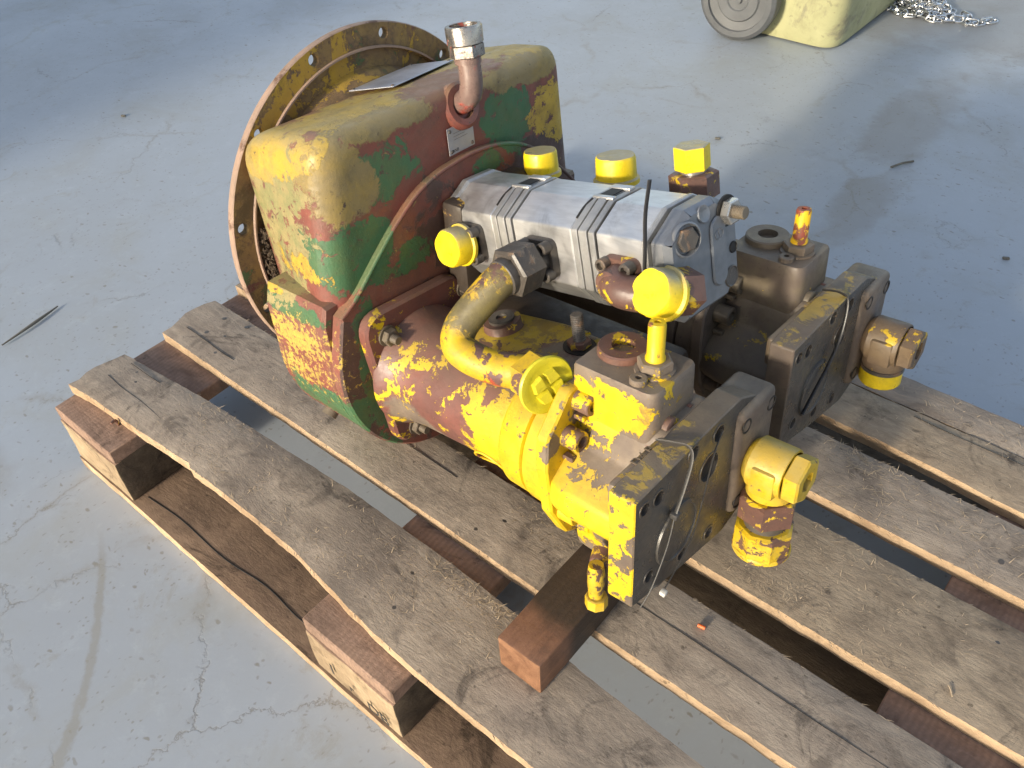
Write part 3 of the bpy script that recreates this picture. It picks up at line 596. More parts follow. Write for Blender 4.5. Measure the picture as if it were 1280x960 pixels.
# port boss, red elbow and coupling on the upper box
rev('port_boss', [(.0, -.004), (.026, -.004), (.0255, .004), (.022, .007), (.015, .007), (.014, .001), (0, .001)], (.1525, .009, .236), Vector((1, 0, .4)), M_house, unit)
el = tubeo('elbow_pipe', [(.145, .009, .236), (.158, .0095, .241), (.1685, .010, .250), (.172, .011, .264), (.1705, .012, .280), (.168, .0125, .293)], .0125, M_pipeR, unit, 20, 6)
cp = (.168, .0125, .290); cdn = Vector((-.10, .02, 1))
cpl = hexo('coupling_nut', .0195, .014, cp, cdn, M_redc, el, 0, rot=.25)
rev('collar', [(.0128, -.006), (.0145, -.006), (.0145, .001)], cp, cdn, M_pipeR, el)
rev('coupling_sleeve', [(.0165, .0142), (.0195, .0142), (.0198, .030), (.0190, .032), (.0150, .032), (.0145, .016), (0, .016)], cp, cdn, M_redc, el)
# name plates with rivets and illegible print rows
def nameplate(name, w, h, m, mat, marks):
    pl = boxo(name, (-w / 2, -h / 2, 0), (w / 2, h / 2, .0012), mat, unit, .0004, 1, m)
    for sx in (-1, 1):
        for sy in (-1, 1): rev('rivet', [(.0022, 0), (.0020, .0008), (.0010, .0014), (0, .0015)], m @ Vector((sx * (w / 2 - .004), sy * (h / 2 - .004), .0012)), m.to_3x3() @ Z, M_steel, pl, 10)
    for x, y, a, b in marks: boxo('print_mark', (x, y, .0013), (x + a, y + b, .0014), M_print, pl, 0, 1, m)
    return pl
fx = Matrix(((0, 0, 1, 0), (1, 0, 0, 0), (0, 1, 0, 0), (0, 0, 0, 1)))
m1 = Matrix.Translation((.1578, 0.001, .2045)) @ fx @ Matrix.Rotation(R(2), 4, 'Z')
np1 = nameplate('type_plate', .041, .031, m1, M_name, [(-.016, -.013, .003, .003)])
cu = bpy.data.curves.new('print', 'FONT'); cu.body = 'NB'; cu.size = .0052; t = textmesh('print_letters', cu, M_print); COL.objects.link(t); t.parent = np1
t.matrix_local = m1 @ Matrix.Translation((-.0125, -.013, .0014))
for k in range(3): boxo('print_line', (-.012, .0005 + k * .0035, .0013), (.010 - k * .004, .0009 + k * .0035, .00135), M_steel, np1, 0, 1, m1)
m2 = Matrix.Translation((.044, .026, .2475)) @ Matrix.Rotation(R(-10.5), 4, 'Y') @ Matrix.Rotation(R(102), 4, 'Z')
nameplate('data_plate', .122, .066, m2, M_toppl, [])
# lug plug on the lower left of the case
rev('case_plug', [(.0100, -.008), (.0100, .004), (.0060, .004), (.0052, .000), (0, .000)], (.085, -.196, -.098), Vector((.0, -.82, -.57)), M_bolt, unit, 20)

# --- the two axial pumps: built once, the second set is shifted across the shaft plane
ZIG = lambda r, L, n=9: [p for i in range(n) for p in ((r, L * i / n), (r * .88, L * (i + .5) / n))] + [(r, L), (r * .85, L + .001), (0, L + .001)]
def sockethead(name, r, h, p, d, mat, parent): 
    return rev(name, [(0, 0), (r, 0), (r, h - .001), (r - .001, h), (r * .56, h), (r * .52, h - .0045), (0, h - .0045)], p, d, mat, parent, 20)
def axial_pump(dy, A):
    P = lambda x, y, z: Vector((x, y + dy, z))
    mp = M_pumpA if A else M_pumpB; mb = M_boltY if A else M_bolt
    # mounting flange
    fo = [(y + dy, z) for y, z in rounded([(-.195, .068), (-.170, -.122), (-.028, -.116), (-.042, .062)], .028, 6)]
    fg = obj('mounting_flange', plate(bmesh.new(), fo, [], .166, .182, .003), [mp, mp], unit, 30)
    for y, z in ((-.163, .036), (-.142, -.104), (-.048, -.098), (-.040, .040)):
        q = P(.182, y, z); w = rev('washer', [(.0125, 0), (.0125, .0022), (0, .0022)], q, X, M_bolt, fg, 20)
        hexo('flange_bolt', .0105, .008, q + X * .002, X, M_bolt, fg); rev('stud_end', ZIG(.0055, .008, 4), q + X * .01, X, M_bolt, fg, 14)
    # barrel
    bm = bmesh.new(); ax = P(.18, -.118, -.028); d = Vector((.33, -.006, .007))
    revolve(bm, [(.074, 0), (.073, .006), (.066, .018), (.062, .05), (.060, .12), (.0605, .198), (.0605, .205)], frame_to(ax, d), 56); brl = obj('barrel', bm, mp, unit, 40)
    # flat casting on top of the barrel with plug boss
    secs = []
    for x, a, b, zt in ((.245, -.118, -.066, .036), (.27, -.128, -.05, .047), (.34, -.135, -.045, .055), (.375, -.14, -.045, .058)):
        secs.append([(x, y + dy, z) for y, z in rounded([(a, -.01), (b, -.01), (b, zt), (a, zt - .006)], .012, 4)])
    obj('top_casting', loft(bmesh.new(), secs), mp, brl, 40)
    bs = rev('plug_boss', [(.024, -.012), (.021, .0), (.0205, .003), (0, .003)], P(.284, -.084, .052), Vector((-.15, -.1, 1)), M_brown if A else mp, brl)
    rev('plug', [(.0145, .003), (.0145, .006), (.0060, .006), (.0055, .001), (0, .001)], P(.284, -.084, .052), Vector((-.15, -.1, 1)), M_steel, bs)
    if A: tubeo('cast_boss_ring', [P(.335 + .022 * math.cos(R(a)), -.118 - .0625 * math.cos(R(36 + 18 * math.sin(R(a)))), -.028 - .0625 * math.sin(R(36 + 18 * math.sin(R(a))))) for a in range(0, 375, 15)], .0016, mp, brl, 8, 3)
    # collar rings with a visible seam
    bm = bmesh.new(); axc = P(.368, -.1215, -.0235)
    revolve(bm, [(.058, -.004), (.066, -.002), (.0695, .004), (.0705, .030), (.0680, .0315), (.0665, .0318), (.0665, .0338), (.070, .034), (.072, .0355), (.074, .066), (.072, .069), (.05, .069)], frame_to(axc, d), 64); clr = obj('collar_ring', bm, mp, unit, 30)
    lug = [(y + dy, z) for y, z in rounded([(-.160, .074), (-.196, .035), (-.199, .0), (-.194, -.058), (-.172, -.102), (-.135, -.122), (-.085, -.105), (-.05, -.06), (-.045, .02), (-.065, .06)], .012, 4)]
    obj('collar_flange', plate(bmesh.new(), lug, [], .424, .4385, .002), mp, clr, 30)
    for x, y, z in ((.4385, -.150, .058), (.4385, -.168, .026), (.4385, -.176, -.064), (.4385, -.150, -.096)):
        sockethead('cap_screw', .0108 if z > -.1 else .0080, .0185, P(x, y, z), X, mb if z > -.05 else mp, clr)
    for z in (.046, .008): boxo('screw_stem', P(.4385, -.158 - (.018 if z < .03 else 0), z - .006), P(.451, -.150 - (.018 if z < .03 else 0), z - .001), mb, clr, .001, 1)
    # valve block between collar and end plate; its foot rests on the timber
    secs = []
    prof = [(-.146, .056), (-.152, .040), (-.160, .014), (-.200, -.014), (-.204, -.040), (-.166, -.066), (-.150, -.1405 if A else -.112), (-.095, -.1405 if A else -.112), (-.055, -.09), (-.035, -.03), (-.05, .03), (-.075, .056)]
    pr = [(y + dy, z) for y, z in rounded(prof, .012, 4)]
    ctr = Vector((sum(p[0] for p in pr) / len(pr), sum(p[1] for p in pr) / len(pr)))
    for x, s in ((.436, .90), (.446, .96), (.462, 1.0), (.526, 1.0), (.534, .99)): secs.append([(x, ctr.x + (p[0] - ctr.x) * s, ctr.y + (p[1] - ctr.y) * s if p[1] > -.1 else p[1]) for p in pr])
    vb = obj('valve_block', loft(bmesh.new(), secs), mp, unit, 40)
    # control block on top
    secs = []
    o4 = rounded([(.4325, -.150), (.522, -.151), (.522, -.081), (.4325, -.081)], [.004, .012, .008, .008], 5)
    for z, s in ((.02, 1.02), (.084, 1.0), (.0945, .995), (.0972, .968)): secs.append([(.477 + (p[0] - .477) * s, -.116 + dy + (p[1] + .116) * s, z) for p in o4])
    cb = obj('control_block', loft(bmesh.new(), secs), mp, unit, 40)
    rev('port_ring', [(.0245, -.001), (.0240, .006), (.0225, .0075), (.0110, .0075), (.0105, -.004), (0, -.004)], P(.459, -.108, .0970), Z, M_brown if A else mp, cb)
    rev('bore', [(.0105, .0005), (0, .0004)], P(.459, -.108, .0970 - .0042), Z, M_hole, cb, 20)
    hx = hexo('lock_nut', .0165, .012, P(.4985, -.1155, .0974), Z, mp, cb, rot=.3)
    rev('nut_flange', [(.0185, 0), (.0185, .0025), (.0150, .003)], P(.4985, -.1155, .0972), Z, mp, hx, 24)
    rev('adjuster_pin', [(.0092, 0), (.0092, .003), (.0080, .005), (.0080, .036), (.0072, .0385), (.003, .0388), (.003, .037), (0, .037)], P(.4985, -.1155, .1086), Vector((0.0, .02, 1)), M_pinY if A else M_pinR, hx, 22)
    sm = rev('small_plug', [(.0082, 0), (.0082, .0045), (.0072, .0055), (.0030, .0055), (.0028, .001), (0, .001)], P(.4975, -.1395, .0970), Z, mp, cb, 20)
    sb = boxo('stud_block', P(.372, -.125, .0), P(.436, -.050, .058), mp, cb, .009, 3)
    st = hexo('stud_nut', .0125, .008, P(.386, -.080, .0585), Vector((-.12, .0, 1)), M_brown, sb)
    rev('stud_slot', [(.017, 0), (.017, .0012), (0, .0012)], P(.386, -.080, .0582), Z, M_hole, sb, 24)
    if A: rev('threaded_stud', ZIG(.0066, .028, 12) , P(.386, -.080, .0665), Vector((-.12, .0, 1)), M_steel, st, 18)
    # round plugs on the front of the control block
    rev('side_plug', [(.0110, 0), (.0110, .006), (.0090, .007), (.0045, .007), (.0042, .002), (0, .002)], P(.5217, -.128, .052), X, mb, cb, 22)
    rev('side_plug', [(.0068, 0), (.0068, .005), (.0030, .006), (0, .003)], P(.5217, -.094, .050), X, M_brown, cb, 18)
    # end plate: machined slab with holes, stepped right end
    ol = [(-.231, .056), (-.231, -.071), (-.150, -.090), (-.07, -.104), (-.015, -.088), (-.004, -.05), (-.006, .015), (-.030, .046), (-.062, .061), (-.10, .061)]
    ol = [(y + dy, z) for y, z in rounded(ol, [.003, .003, .02, .02, .015, .01, .012, .02, .012, .02], 4)]
    hs = [(-.217, .040, .0062), (-.196, .037, .0072), (-.143, .050, .0075), (-.100, .044, .0085), (-.205, -.052, .0065), (-.150, -.070, .0068), (-.100, -.082, .0068), (-.112, .012, .0150)]
    ep = obj('end_plate', plate(bmesh.new(), ol, [(y + dy, z, r) for y, z, r in hs], .5325, .5592, .0012, 24), [M_plate, M_face], unit, 30)
    for y, z, r in hs: rev('hole_rim', [(r + .0019, 0), (r + .0017, .0007), (r - .0002, .0006), (r - .0006, -.004)], P(.5592, y, z), X, M_steel, ep, 24)
    rev('cover_disc', [(.034, 0), (.0335, .0022), (.030, .0026), (.029, .0014), (0, .0014)], P(.5592, -.162, -.030), X, M_face, ep, 40)
    for zz in (.5225,): boxo('cast_strip', P(.524, -.222, .02), P(.5335, -.07, .0535), mp, vb, .004, 2)
    if A:
        for i, s in enumerate('D4B'):
            cu = bpy.data.curves.new('cast', 'FONT'); cu.body = s; cu.size = .013; cu.extrude = .0007; t = textmesh('cast_letter', cu, M_plate); COL.objects.link(t); t.parent = vb
            t.matrix_local = Matrix.Translation(P(.5335, -.190 + i * .0105, .0540)) @ Matrix.Rotation(R(90), 4, 'Z') @ Matrix.Rotation(R(0), 4, 'X')
    # side port manifold and elbow union
    me_ = M_elbow if A else M_elbowB
    mf = boxo('port_manifold', P(.522, -.068, -.082), P(.5665, -.002, .046), M_plate, unit, .007, 3)
    for y, z in ((-.060, .030), (-.012, .028), (-.060, -.066), (-.012, -.06)): rev('hole_rim', [(.0082, 0), (.008, .0006), (.0064, .0006), (.006, -.002), (0, -.002)], P(.5665, y, z), X, M_hole, mf, 20)
    c0 = P(.566, -.040, -.022); rot = .25
    eb = rev('elbow_union', [(.020, 0), (.0225, .003), (.0262, .007), (.0262, .040), (.0255, .042), (.0235, .0425)], c0, X, me_, unit, 36)
    boxo('elbow_flat', c0 + Vector((.012, -.0275, -.020)), c0 + Vector((.038, .004, .012)), me_, eb, .004, 2)
    hexo('end_nut', .0255, .0165, c0 + X * .0425, X, me_, eb, .0115, .012, rot=.5)
    rev('dark_bore', [(.0112, 0), (0, 0)], c0 + X * .0478, X, M_hole, eb, 20)
    c1 = c0 + Vector((.024, 0, 0)); rev('down_leg', [(.0235, .010), (.0235, .030), (.021, .032), (.019, .032)], c1, -Z, me_, eb, 32)
    if A:
        hexo('union_nut', .0300, .030, c1 - Z * .033, -Z, M_brown, eb, rot=.2)
        rev('neck', [(.021, .06), (.021, .082)], c1, -Z, M_steel, eb, 28)
        hexo('lower_cap_nut', .0300, .034, c1 - Z * .074, -Z, M_elbowC, eb, rot=.05, n=8)
        rev('cap_lip', [(.0285, .104), (.0300, .106), (.0300, .1085), (.027, .1095), (0, .1095)], c1, -Z, M_elbowC, eb, 32)
    else:
        rev('black_gasket', [(.0225, .030), (.0245, .031), (.0245, .035), (.022, .036)], c1, -Z, M_steel, eb, 32)
        rev('plastic_cap', [(.0235, .034), (.0238, .052), (.0225, .054), (0, .054)], c1, -Z, M_cap, eb, 32)
    return ep
axial_pump(0, True); axial_pump(.2726, False)
# drain fitting low on the near pump and the yellow foot below its end plate
db = rev('drain_elbow', [(.010, 0), (.010, .014), (.0085, .016), (0, .016)], (.484, -.172, -.098), Vector((.35, -.9, -.30)), M_brown, unit, 20)
rev('drain_neck', [(0, -.016), (.0075, -.016), (.0090, -.004), (.0085, .010), (.0075, .024)], (.494, -.196, -.108), Vector((.05, -.08, -1)), M_elbowC, db, 18)
hexo('drain_cap', .0115, .013, (.496, -.198, -.132), Vector((.05, -.08, -1)), M_elbow, db, n=8)
boxo('plate_foot', (.528, -.140, -.116), (.548, -.050, -.085), M_pumpA, unit, .003)

# --- triple gear pump in its own tilted frame
SM = Matrix(((0.9828138, 0.0738354, -0.1691901, .17), (-0.0727650, 0.9972704, 0.0125264, 0), (0.1696532, 0, 0.9855038, .13), (0, 0, 0, 1)))
SP = lambda x, y, z: SM @ Vector((x, y, z)); SD = lambda x, y, z: SM.to_3x3() @ Vector((x, y, z))
def octo(s=0.0, top=0.0):
    return rounded([(-.045 - s, .0095 + s * .4), (-.0115 - s * .4, .029 + s + top), (.0270 + s * .4, .029 + s + top), (.0605 + s, .0095 + s * .4), (.0605 + s, -.052), (.040, -.076 - s), (-.025, -.076 - s), (-.045 - s, -.052)], .004, 3)
def sec(name, x0, x1, mat, s=0.0, parent=None, bev=.0012):
    bm = plate(bmesh.new(), octo(s), [], x0, x1, bev); xf(bm, SM); return obj(name, bm, [mat, mat], parent, 30)
gp = sec('gear_pump_body', .016, .082, M_alu, 0, unit)
bm = plate(bmesh.new(), octo(.002), [], .002, .016, .003); xf(bm, SM); obj('adapter_flange', bm, [M_cast, M_cast], gp, 30)
def spacer(x):
    for a, b, s, m in ((x, x + .0075, .0015, M_cast), (x + .0075, x + .0095, -.0006, M_groove), (x + .0095, x + .0200, .0018, M_cast), (x + .0200, x + .0220, -.0006, M_groove), (x + .0220, x + .0290, .0012, M_cast)):
        sec('spacer_plate', a, b, m, s, gp, .0008)
    # slot milled into the top of the spacer, framed by lugs
    boxo('slot', (x + .0045, -.006, .0300), (x + .0200, .014, .0314), M_hole, gp, .0005, 1, SM)
    for a, b in (((x + .0015, .0135, .0295), (x + .0275, .0225, .0330)), ((x + .0015, -.012, .0295), (x + .0275, -.0062, .0325))): boxo('slot_lug', a, b, M_alu, gp, .0012, 2, SM)
    tubeo('dark_gap', [SP(x - .0012, -.0335, .0165), SP(x - .0008, -.022, .0236), SP(x + .003, -.0125, .0295)], .001, M_hole, gp, 6, 4, flat=(SD(1, 0, 0), .0012, .0022))
spacer(.084)
sec('gear_pump_section', .115, .198, M_alu, 0, gp)
spacer(.200)
sec('gear_pump_section', .231, .287, M_alu, 0, gp)
sec('cover_joint', .287, .292, M_cast, .001, gp)
bm = plate(bmesh.new(), octo(.0005), [], .292, .316, .006); xf(bm, SM); cv = obj('end_cover', bm, [M_cover, M_cover], gp, 30)
# cover details: oval boss with embossed ring mark, recessed bolt pocket, hexagon nut on a stud
bm = bmesh.new(); ov = [(.0265 + .0115 * math.cos(a) + 0, (.012 if math.sin(a) > 0 else -.034) + .0115 * math.sin(a) - .012) for a in [2 * math.pi * i / 40 for i in range(40)]]
plate(bm, ov, [], .315, .3185, .0015); xf(bm, SM); bo = obj('cover_boss', bm, [M_cover, M_cover], cv, 40)
for r0, a0, a1 in ((.0062, 0, 360), (.0034, 30, 250), (.0034, 210, 430)):
    tubeo('emblem', [SP(.3186, .0265 + r0 * math.cos(R(a)) * (1 if a1 == 360 else .7) + (0 if a1 == 360 else (.0016 if a0 < 100 else -.0016)), -.006 + r0 * math.sin(R(a)) * .8 + (0 if a1 == 360 else (.0016 if a0 < 100 else -.0016))) for a in range(a0, a1 + 15, 15)], .0006, M_cover, bo, 6, 2)
rev('bolt_pocket', [(.0165, 0), (.0160, .003), (.0145, .0035), (.0135, .002), (.0130, -.002), (0, -.002)], SP(.316, -.020, .006), SD(1, -.25, .1), M_cover, cv, 30)
hexo('pocket_bolt', .0115, .006, SP(.3155, -.020, .006), SD(1, -.25, .1), M_steel, cv)
wn_ = rev('dark_washer', [(.0150, 0), (.0150, .002), (0, .002)], SP(.3155, .042, .011), SD(1, 0, 0), M_hole, cv, 24)
hexo('cover_nut', .0125, .009, SP(.3175, .042, .011), SD(1, 0, 0), M_zinc, cv); rev('cover_stud', ZIG(.0064, .010, 5), SP(.3265, .042, .011), SD(1, 0, 0), M_bolt, cv, 16)
for y, z, r in ((.050, -.028, .006), (-.030, -.043, .006), (.045, -.056, .011)): rev('cover_recess', [(r, .0002), (r * .9, .0012), (r * .8, .0002), (0, .0002)], SP(.3162, y, z), SD(1, 0, 0), M_hole if r < .01 else M_steel, cv, 20)
rev('lifting_dimple', [(.009, 0), (.008, .0012), (.006, .0004), (0, .0002)], SP(.3162, .008, .020), SD(1, 0, .2), M_cover, cv, 20)
# port flanges on the near side
def dflange(x, z, mat):
    out = rounded([(-.021, -.021), (.021, -.021), (.021, .021), (-.021, .021)], .009, 4)
    bm = bmesh.new(); loft(bm, [[SP(x + p[0] * k, -.045 - d, z + p[1] * k) for p in out] for d, k in ((-.002, 1), (.006, 1), (.008, .94))]); f = obj('port_flange', bm, mat, gp, 35)
    for sx, sz in ((-1, 1), (1, 1), (1, -1), (-1, -1)): sockethead('flange_screw', .0066, .0105, SP(x + sx * .0145, -.052, z + sz * .0145), SD(0, -1, 0), M_steel, f)
    rev('port_neck', [(.0155, 0), (.0150, .020), (.013, .022), (0, .022)], SP(x, -.050, z), SD(0, -1, 0), mat, f, 26)
    return f
def screwcap(name, r, h, p, d, mat=M_cap, lip=1.1, parent=None):
    bm = bmesh.new(); m = frame_to(p, d)
    revolve(bm, [(r * lip, 0), (r * lip, h * .16), (r * 1.0, h * .22)], m, 36)
    a = [[bm.verts.new(m @ Vector((rr * math.cos(2 * math.pi * i / 36) * k(i), rr * math.sin(2 * math.pi * i / 36) * k(i), z))) for i in range(36)] for rr, z, k in ((r, h * .2, lambda i: 1), (r, h * .9, lambda i: .95 + .05 * abs(math.cos(i / 36 * math.pi * 6))), (r * .93, h, lambda i: .95 + .05 * abs(math.cos(i / 36 * math.pi * 6))))]
    for p_, q_ in zip(a[:-1], a[1:]):
        for i in range(36): bm.faces.new((p_[i], p_[(i + 1) % 36], q_[(i + 1) % 36], q_[i]))
    bm.faces.new(a[-1]); return obj(name, bm, mat, parent or unit, 40)
f1 = dflange(.045, -.024, M_steel); rev('black_seal', [(.0175, 0), (.0185, .006), (.0180, .012)], SP(.045, -.058, -.024), SD(0, -1, 0), M_black, f1, 26)
screwcap('plastic_cap', .0215, .024, SP(.0445, -.060, -.023), SD(.04, -1, .16))
f2 = dflange(.155, -.025, M_steel); nut = hexo('union_nut', .0265, .032, SP(.155, -.066, -.0245), SD(.02, -1, .02), M_steel, f2, .019, .004, rot=.2)
f3 = dflange(.262, -.029, M_brown)
e3 = tubeo('elbow_adapter', [SP(.262, -.048, -.029), SP(.264, -.060, -.030), SP(.278, -.0655, -.033), SP(.300, -.056, -.037), SP(.322, -.044, -.040)], .0165, M_brown, f3, 22, 6)
cap3d = SD(-.02, -.86, .44); hexo('adapter_hex', .0225, .026, SP(.322, -.026, -.040), SD(-.15, -.9, .3), M_brown, e3)
c3 = screwcap('plastic_cap', .0225, .023, SP(.3145, -.052, -.034), cap3d, lip=1.13)
# rear port caps, one on a brown hexagon adapter
for x, y, z, r, h in ((.030, .086, .006, .0205, .030), (.146, .086, .008, .0225, .030)):
    q = tubeo('rear_elbow', [SP(x, .055, -.03), SP(x, .078, -.026), SP(x, .086, -.012), SP(x, .087, z + .004)], .0155, M_steel, gp, 20, 6); screwcap('plastic_cap', r, h, SP(x, y, z), SD(.06, .03, 1), lip=1.12)
q = tubeo('rear_elbow', [SP(.248, .055, -.03), SP(.248, .078, -.026), SP(.248, .086, -.010), SP(.248, .087, .004)], .0165, M_brown, gp, 20, 6)
hexo('adapter_hex', .0250, .027, SP(.248, .087, .001), SD(.02, 0, 1), M_brown, q, rot=.1); rev('adapter_neck', [(.013, .026), (.013, .033)], SP(.248, .087, .001), SD(.02, 0, 1), M_zinc, q, 20)
hexo('plastic_cap', .0180, .024, SP(.248, .087, .031), SD(.03, 0, 1), M_cap, unit, rot=.25, ch=.06)
# dark mass of the coupling and bracket between the two pumps
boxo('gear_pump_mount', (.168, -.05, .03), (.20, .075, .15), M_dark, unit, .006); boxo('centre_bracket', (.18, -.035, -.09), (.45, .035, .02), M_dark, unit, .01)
# hoses: bent yellow pipe from the gear pump to the near pump
pp = [SP(.155, -.090, -.0245), Vector((.318, -.118, .130)), Vector((.306, -.142, .108)), Vector((.299, -.160, .089)), Vector((.304, -.170, .0755)), Vector((.322, -.1715, .069)), Vector((.354, -.166, .0660)), Vector((.386, -.159, .0700))]
pipe = tubeo('bent_pipe', pp, .0172, M_pipe, unit, 28, 8)
rev('pipe_sleeve', [(.0172, -.004), (.0192, 0), (.0192, .014), (.0172, .016)], pp[0], (pp[1] - pp[0]), M_steel, pipe, 28)
pd = Vector((.92, -.28, .14)).normalized(); ph = hexo('pipe_nut', .0240, .026, Vector((.386, -.159, .0700)), pd, M_pipe, pipe, rot=.35, n=6)
pg = rev('plastic_plug', [(.019, -.004), (.019, 0), (.0285, .0005), (.0292, .003), (.028, .0048), (.0215, .0048), (.0205, .0042), (0, .0042)], Vector((.386, -.159, .0700)) + pd * .0285, pd, M_plug, unit, 44)
pm = frame_to(Vector((.386, -.159, .0700)) + pd * .0321, pd) @ Matrix.Rotation(R(20), 4, 'Z')
for k in range(4):
    bm = bmesh.new(); a = .0018; b = .0150
    secs = [[Vector((x * s + o_, y * s + o_, z)) for x, y in ((a, a), (b, a), (b * .86, b * .86), (a, b))] for z, s, o_ in ((0, 1, 0), (.0058, .84, .0012))]
    loft(bm, secs); xf(bm, pm @ Matrix.Rotation(R(90 * k), 4, 'Z')); obj('plug_grip', bm, M_plug, pg, 20)

# --- cable ties: things of their own looped through the unit
def tie(label, pts, w, t, mat, up, wire=None, head=None):
    """world-space strap"""
    W_ = [MM @ Vector(p) for p in pts]; u = MM.to_3x3() @ Vector(up)
    r = empty('cable_tie', label, 'cable tie', Matrix.Translation(W_[0]))
    inv = Matrix.Translation(-W_[0])
    obj('strap', tube(bmesh.new(), [inv @ p for p in W_], .001, 8, 8, (u, w, t)), mat, r, 50)
    if wire: obj('tail', tube(bmesh.new(), [inv @ (MM @ Vector(p)) for p in wire], .001, 8, 8, (u, w * .4, t)), mat, r, 50)
    if head:
        for p, m_, s in head: bm = bmesh.new(); q = inv @ (MM @ Vector(p)); box(bm, q - Vector((s, s, s)) , q + Vector((s, s, s * .8)), s * .3, 2); obj('tie_head', bm, m_, r)
    return r
tie('black cable tie standing upright in front of the silver gear pump', [SP(.2995, -.060, -.010), SP(.3035, -.0605, .014), SP(.3080, -.061, .043), SP(.3165, -.061, .074)], .0019, .0008, M_black, SD(1, -.6, 0))
tie('grey cable tie looped down the face of the near end plate', [(.530, -.158, .0605), (.545, -.155, .063), (.5585, -.151, .0625), (.5635, -.153, .052), (.5645, -.164, .028), (.565, -.177, .006)], .0019, .0006, M_tie, (0, 1, .35),
    wire=[(.565, -.177, .006), (.567, -.190, -.022), (.566, -.210, -.058), (.562, -.221, -.078)], head=[((.5645, -.176, .005), M_tie, .0036)])
tie('thin grey cable tie with pale clipped end across the near end plate', [(.561, -.098, .045), (.566, -.119, .034), (.5675, -.133, -.004), (.5665, -.142, -.040), (.565, -.160, -.066), (.563, -.182, -.087)], .0014, .0008, M_tie, (0, 1, .35), head=[((.563, -.184, -.091), M_white, .0030)])
tie('dark cable tie hanging over the face of the far end plate', [(.535, .150, .0665), (.552, .158, .0645), (.5605, .160, .054), (.5645, .148, .022), (.565, .128, -.004), (.5645, .104, -.024), (.5635, .080, -.046)], .0020, .0006, M_black, (0, 1, .35))
tie('short pale cable tie end below the far worn elbow', [(.606, .226, -.043), (.608, .228, -.052), (.610, .229, -.060)], .0022, .0009, M_white, (0, 1, .2))

# ------------------------------------------------------------------ background: wheeled bin and a heap of chain
bin_ = empty('wheeled_bin', 'cream plastic wheeled bin with a grey wheel at the top edge', 'bin', Matrix.Translation((.12, 2.145, 0)))
M_cream = paint('scuffed_cream_plastic', (.44, .43, .235), (.38, .37, .20), [dict(c=(.25, .235, .15), s=9, t=.60, w=.06, rim=0, h=.1), dict(c=(.16, .145, .10), s=30, t=.68, w=.03, rim=0, h=.1)], rough=.45, dirt=.3, grain=14); M_grey = plain('grey_rubber', (.10, .105, .11), .6, 0, 20, .3, .1); M_greyL = plain('grey_hub', (.115, .12, .124), .5, 0, 20, .2)
secs = []
for z, k in ((.006, .96), (.03, 1.0), (.45, 1.07), (.9, 1.14)):
    secs.append([(-.02 + p[0] * k, p[1] * k + .03, z) for p in rounded([(-.20, -.20), (.15, -.20), (.15, .36), (-.20, .36)], [.03, .06, .05, .05], 8)])
obj('bin_body', loft(bmesh.new(), secs), M_cream, bin_, 50)
bm = bmesh.new(); box(bm, (-.25, -.22, .90), (.20, .47, .94), .015, 3); obj('bin_lid', bm, M_cream, bin_)
wd = Vector((.10, -1, 0)).normalized()
bm = bmesh.new(); box(bm, (-.215, -.176, .16), (.145, -.168, .178), .004, 2); obj('moulded_rib', bm, M_cream, bin_)
tubeo('axle', [(-.16, -.20, .107), (-.15, .1, .107)], .011, M_grey, bin_, 12, 2)
wh = rev('wheel', [(0, -.03), (.095, -.03), (.104, -.022), (.106, 0), (.104, .016), (.094, .024), (.080, .024)], (-.128, -.218, .107), wd, M_grey, bin_, 48)
rev('wheel_hub', [(.081, .022), (.079, .016), (.058, .013), (.054, .017), (.030, .017), (.027, .013), (.012, .013), (.010, .020), (0, .021)], (-.128, -.218, .107), wd, M_greyL, wh, 48)
ch = empty('chain_heap', 'small heap of shiny galvanised steel chain on the floor', 'chain', Matrix.Translation((.34, 2.38, 0)))
bm = bmesh.new(); lp = [(.0075 * math.cos(a) + (.0085 if math.cos(a) > 0 else -.0085), .0075 * math.sin(a), 0) for a in [2 * math.pi * (i + .5) / 16 for i in range(16)]]
ns = 8; rg = []
for i in range(16):
    p = Vector(lp[i]); t = (Vector(lp[(i + 1) % 16]) - Vector(lp[i - 1])).normalized(); s = t.cross(Z)
    rg.append([bm.verts.new(p + (s * math.cos(2 * math.pi * j / ns) + Z * math.sin(2 * math.pi * j / ns)) * .0029) for j in range(ns)])
for i in range(16):
    for j in range(ns): bm.faces.new((rg[i][j], rg[i][(j + 1) % ns], rg[(i + 1) % 16][(j + 1) % ns], rg[(i + 1) % 16][j]))
link0 = obj('chain_link', bm, M_chain, ch); rnd = random.Random(11)
path = [(-.105, -.045), (-.075, -.055), (-.045, -.070), (-.01, -.060), (-.03, -.035), (-.07, -.01), (-.03, .02), (.03, .03), (.05, -.005), (.0, -.02), (-.02, -.05), (.03, -.062), (.07, -.045), (.10, -.030), (.125, -.035), (.145, -.02), (.17, .02)]
cpth = catmull([(a, b, 0) for a, b in path], 10); dist = 0; last = None; k = 0
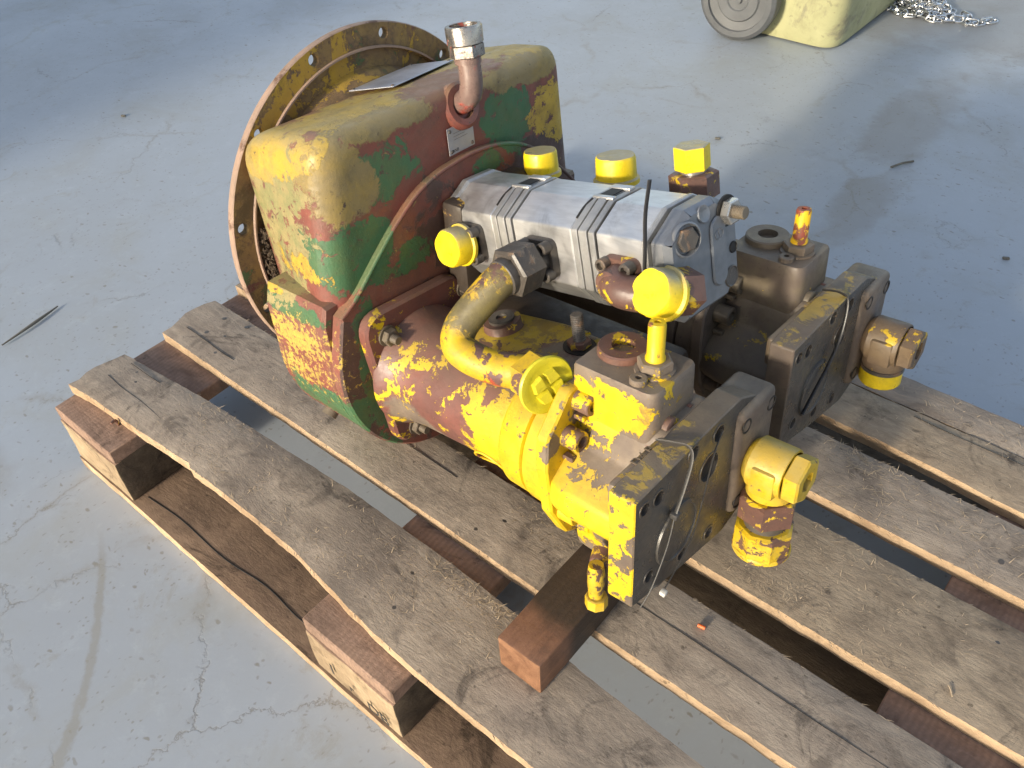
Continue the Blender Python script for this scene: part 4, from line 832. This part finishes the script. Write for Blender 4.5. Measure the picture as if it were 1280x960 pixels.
for i in range(len(cpth) - 1):
    p, q = cpth[i], cpth[i + 1]
    if last is not None: dist += (p - last).length
    last = p
    if k == 0 or dist > .0195:
        dist = 0; t = q - p; z = .0035 + (.022 * max(0, 1 - (p - Vector((-.01, -.005, 0))).length / .07)) + (.004 if k % 2 else 0)
        m = Matrix.Translation((p.x, p.y, z + rnd.uniform(0, .002))) @ Matrix.Rotation(math.atan2(t.y, t.x) + rnd.uniform(-.2, .2), 4, 'Z') @ Matrix.Rotation(R(90 * (k % 2) + rnd.uniform(-28, 28)) * .8, 4, 'X')
        if k == 0: link0.matrix_local = m
        else: inst(link0, 'chain_link', ch, m)
        k += 1
for i in range(70):
    a = rnd.uniform(0, 6.28); r = abs(rnd.gauss(0, .033)); z = .0045 + max(0, .045 - r * .9) * rnd.random()
    inst(link0, 'chain_link', ch, Matrix.Translation((-.015 + r * 1.6 * math.cos(a), .0 + r * math.sin(a), z)) @ Matrix.Rotation(rnd.uniform(0, 6.28), 4, 'Z') @ Matrix.Rotation(rnd.uniform(-1.3, 1.3), 4, 'X') @ Matrix.Rotation(rnd.uniform(-.5, .5), 4, 'Y'))

# ------------------------------------------------------------------ small litter
def stick(label, pts, r, mat, cat='twig', name='twig'):
    return thing(tubeo(name, pts, r, mat, None, 8, 5), label, cat)
M_twig = plain('dry_twig', (.15, .14, .115), .85)
stick('long grey split wood sliver on the concrete left of the pallet', [(-.405, .055, .004), (-.41, .10, .006), (-.42, .145, .005), (-.428, .175, .004)], lambda t: .003 * (1 - .6 * abs(2 * t - 1)), M_twig, 'wood sliver', 'wood_sliver')
stick('thin dark twig on the far floor right of the pump unit', [(.592, 1.518, .003), (.605, 1.545, .004), (.620, 1.568, .003)], .0022, M_twig)
for lab, p in (('tiny dark chip on the shaded floor at upper left', (-1.02, .68)), ('dark chip on the floor beside the far yellow cap', (.235, 1.42)), ('small black chip on the floor right of the pump unit', (.885, 1.33))):
    bm = bmesh.new(); box(bm, (-.006, -.003, 0), (.006, .003, .004), .001, 1); o_ = obj('floor_chip', bm, M_twig); o_.location = (p[0], p[1], .0005); o_.rotation_euler[2] = .5; thing(o_, lab, 'debris')
thing(tubeo('orange_plug', [(.871, .2548, ZT + .0030), (.879, .2560, ZT + .0030)], .0022, M_orange, None, 12, 2), 'tiny orange plastic plug lying on a board near the end plate', 'plug')
thing(tubeo('straw', [(1.098, .350, ZT + .0022), (1.101, .347, ZT + .0025), (1.105, .341, ZT + .0020)], .0008, M_fibre, None, 6, 4), 'short pale straw on a board at the lower right', 'straw')
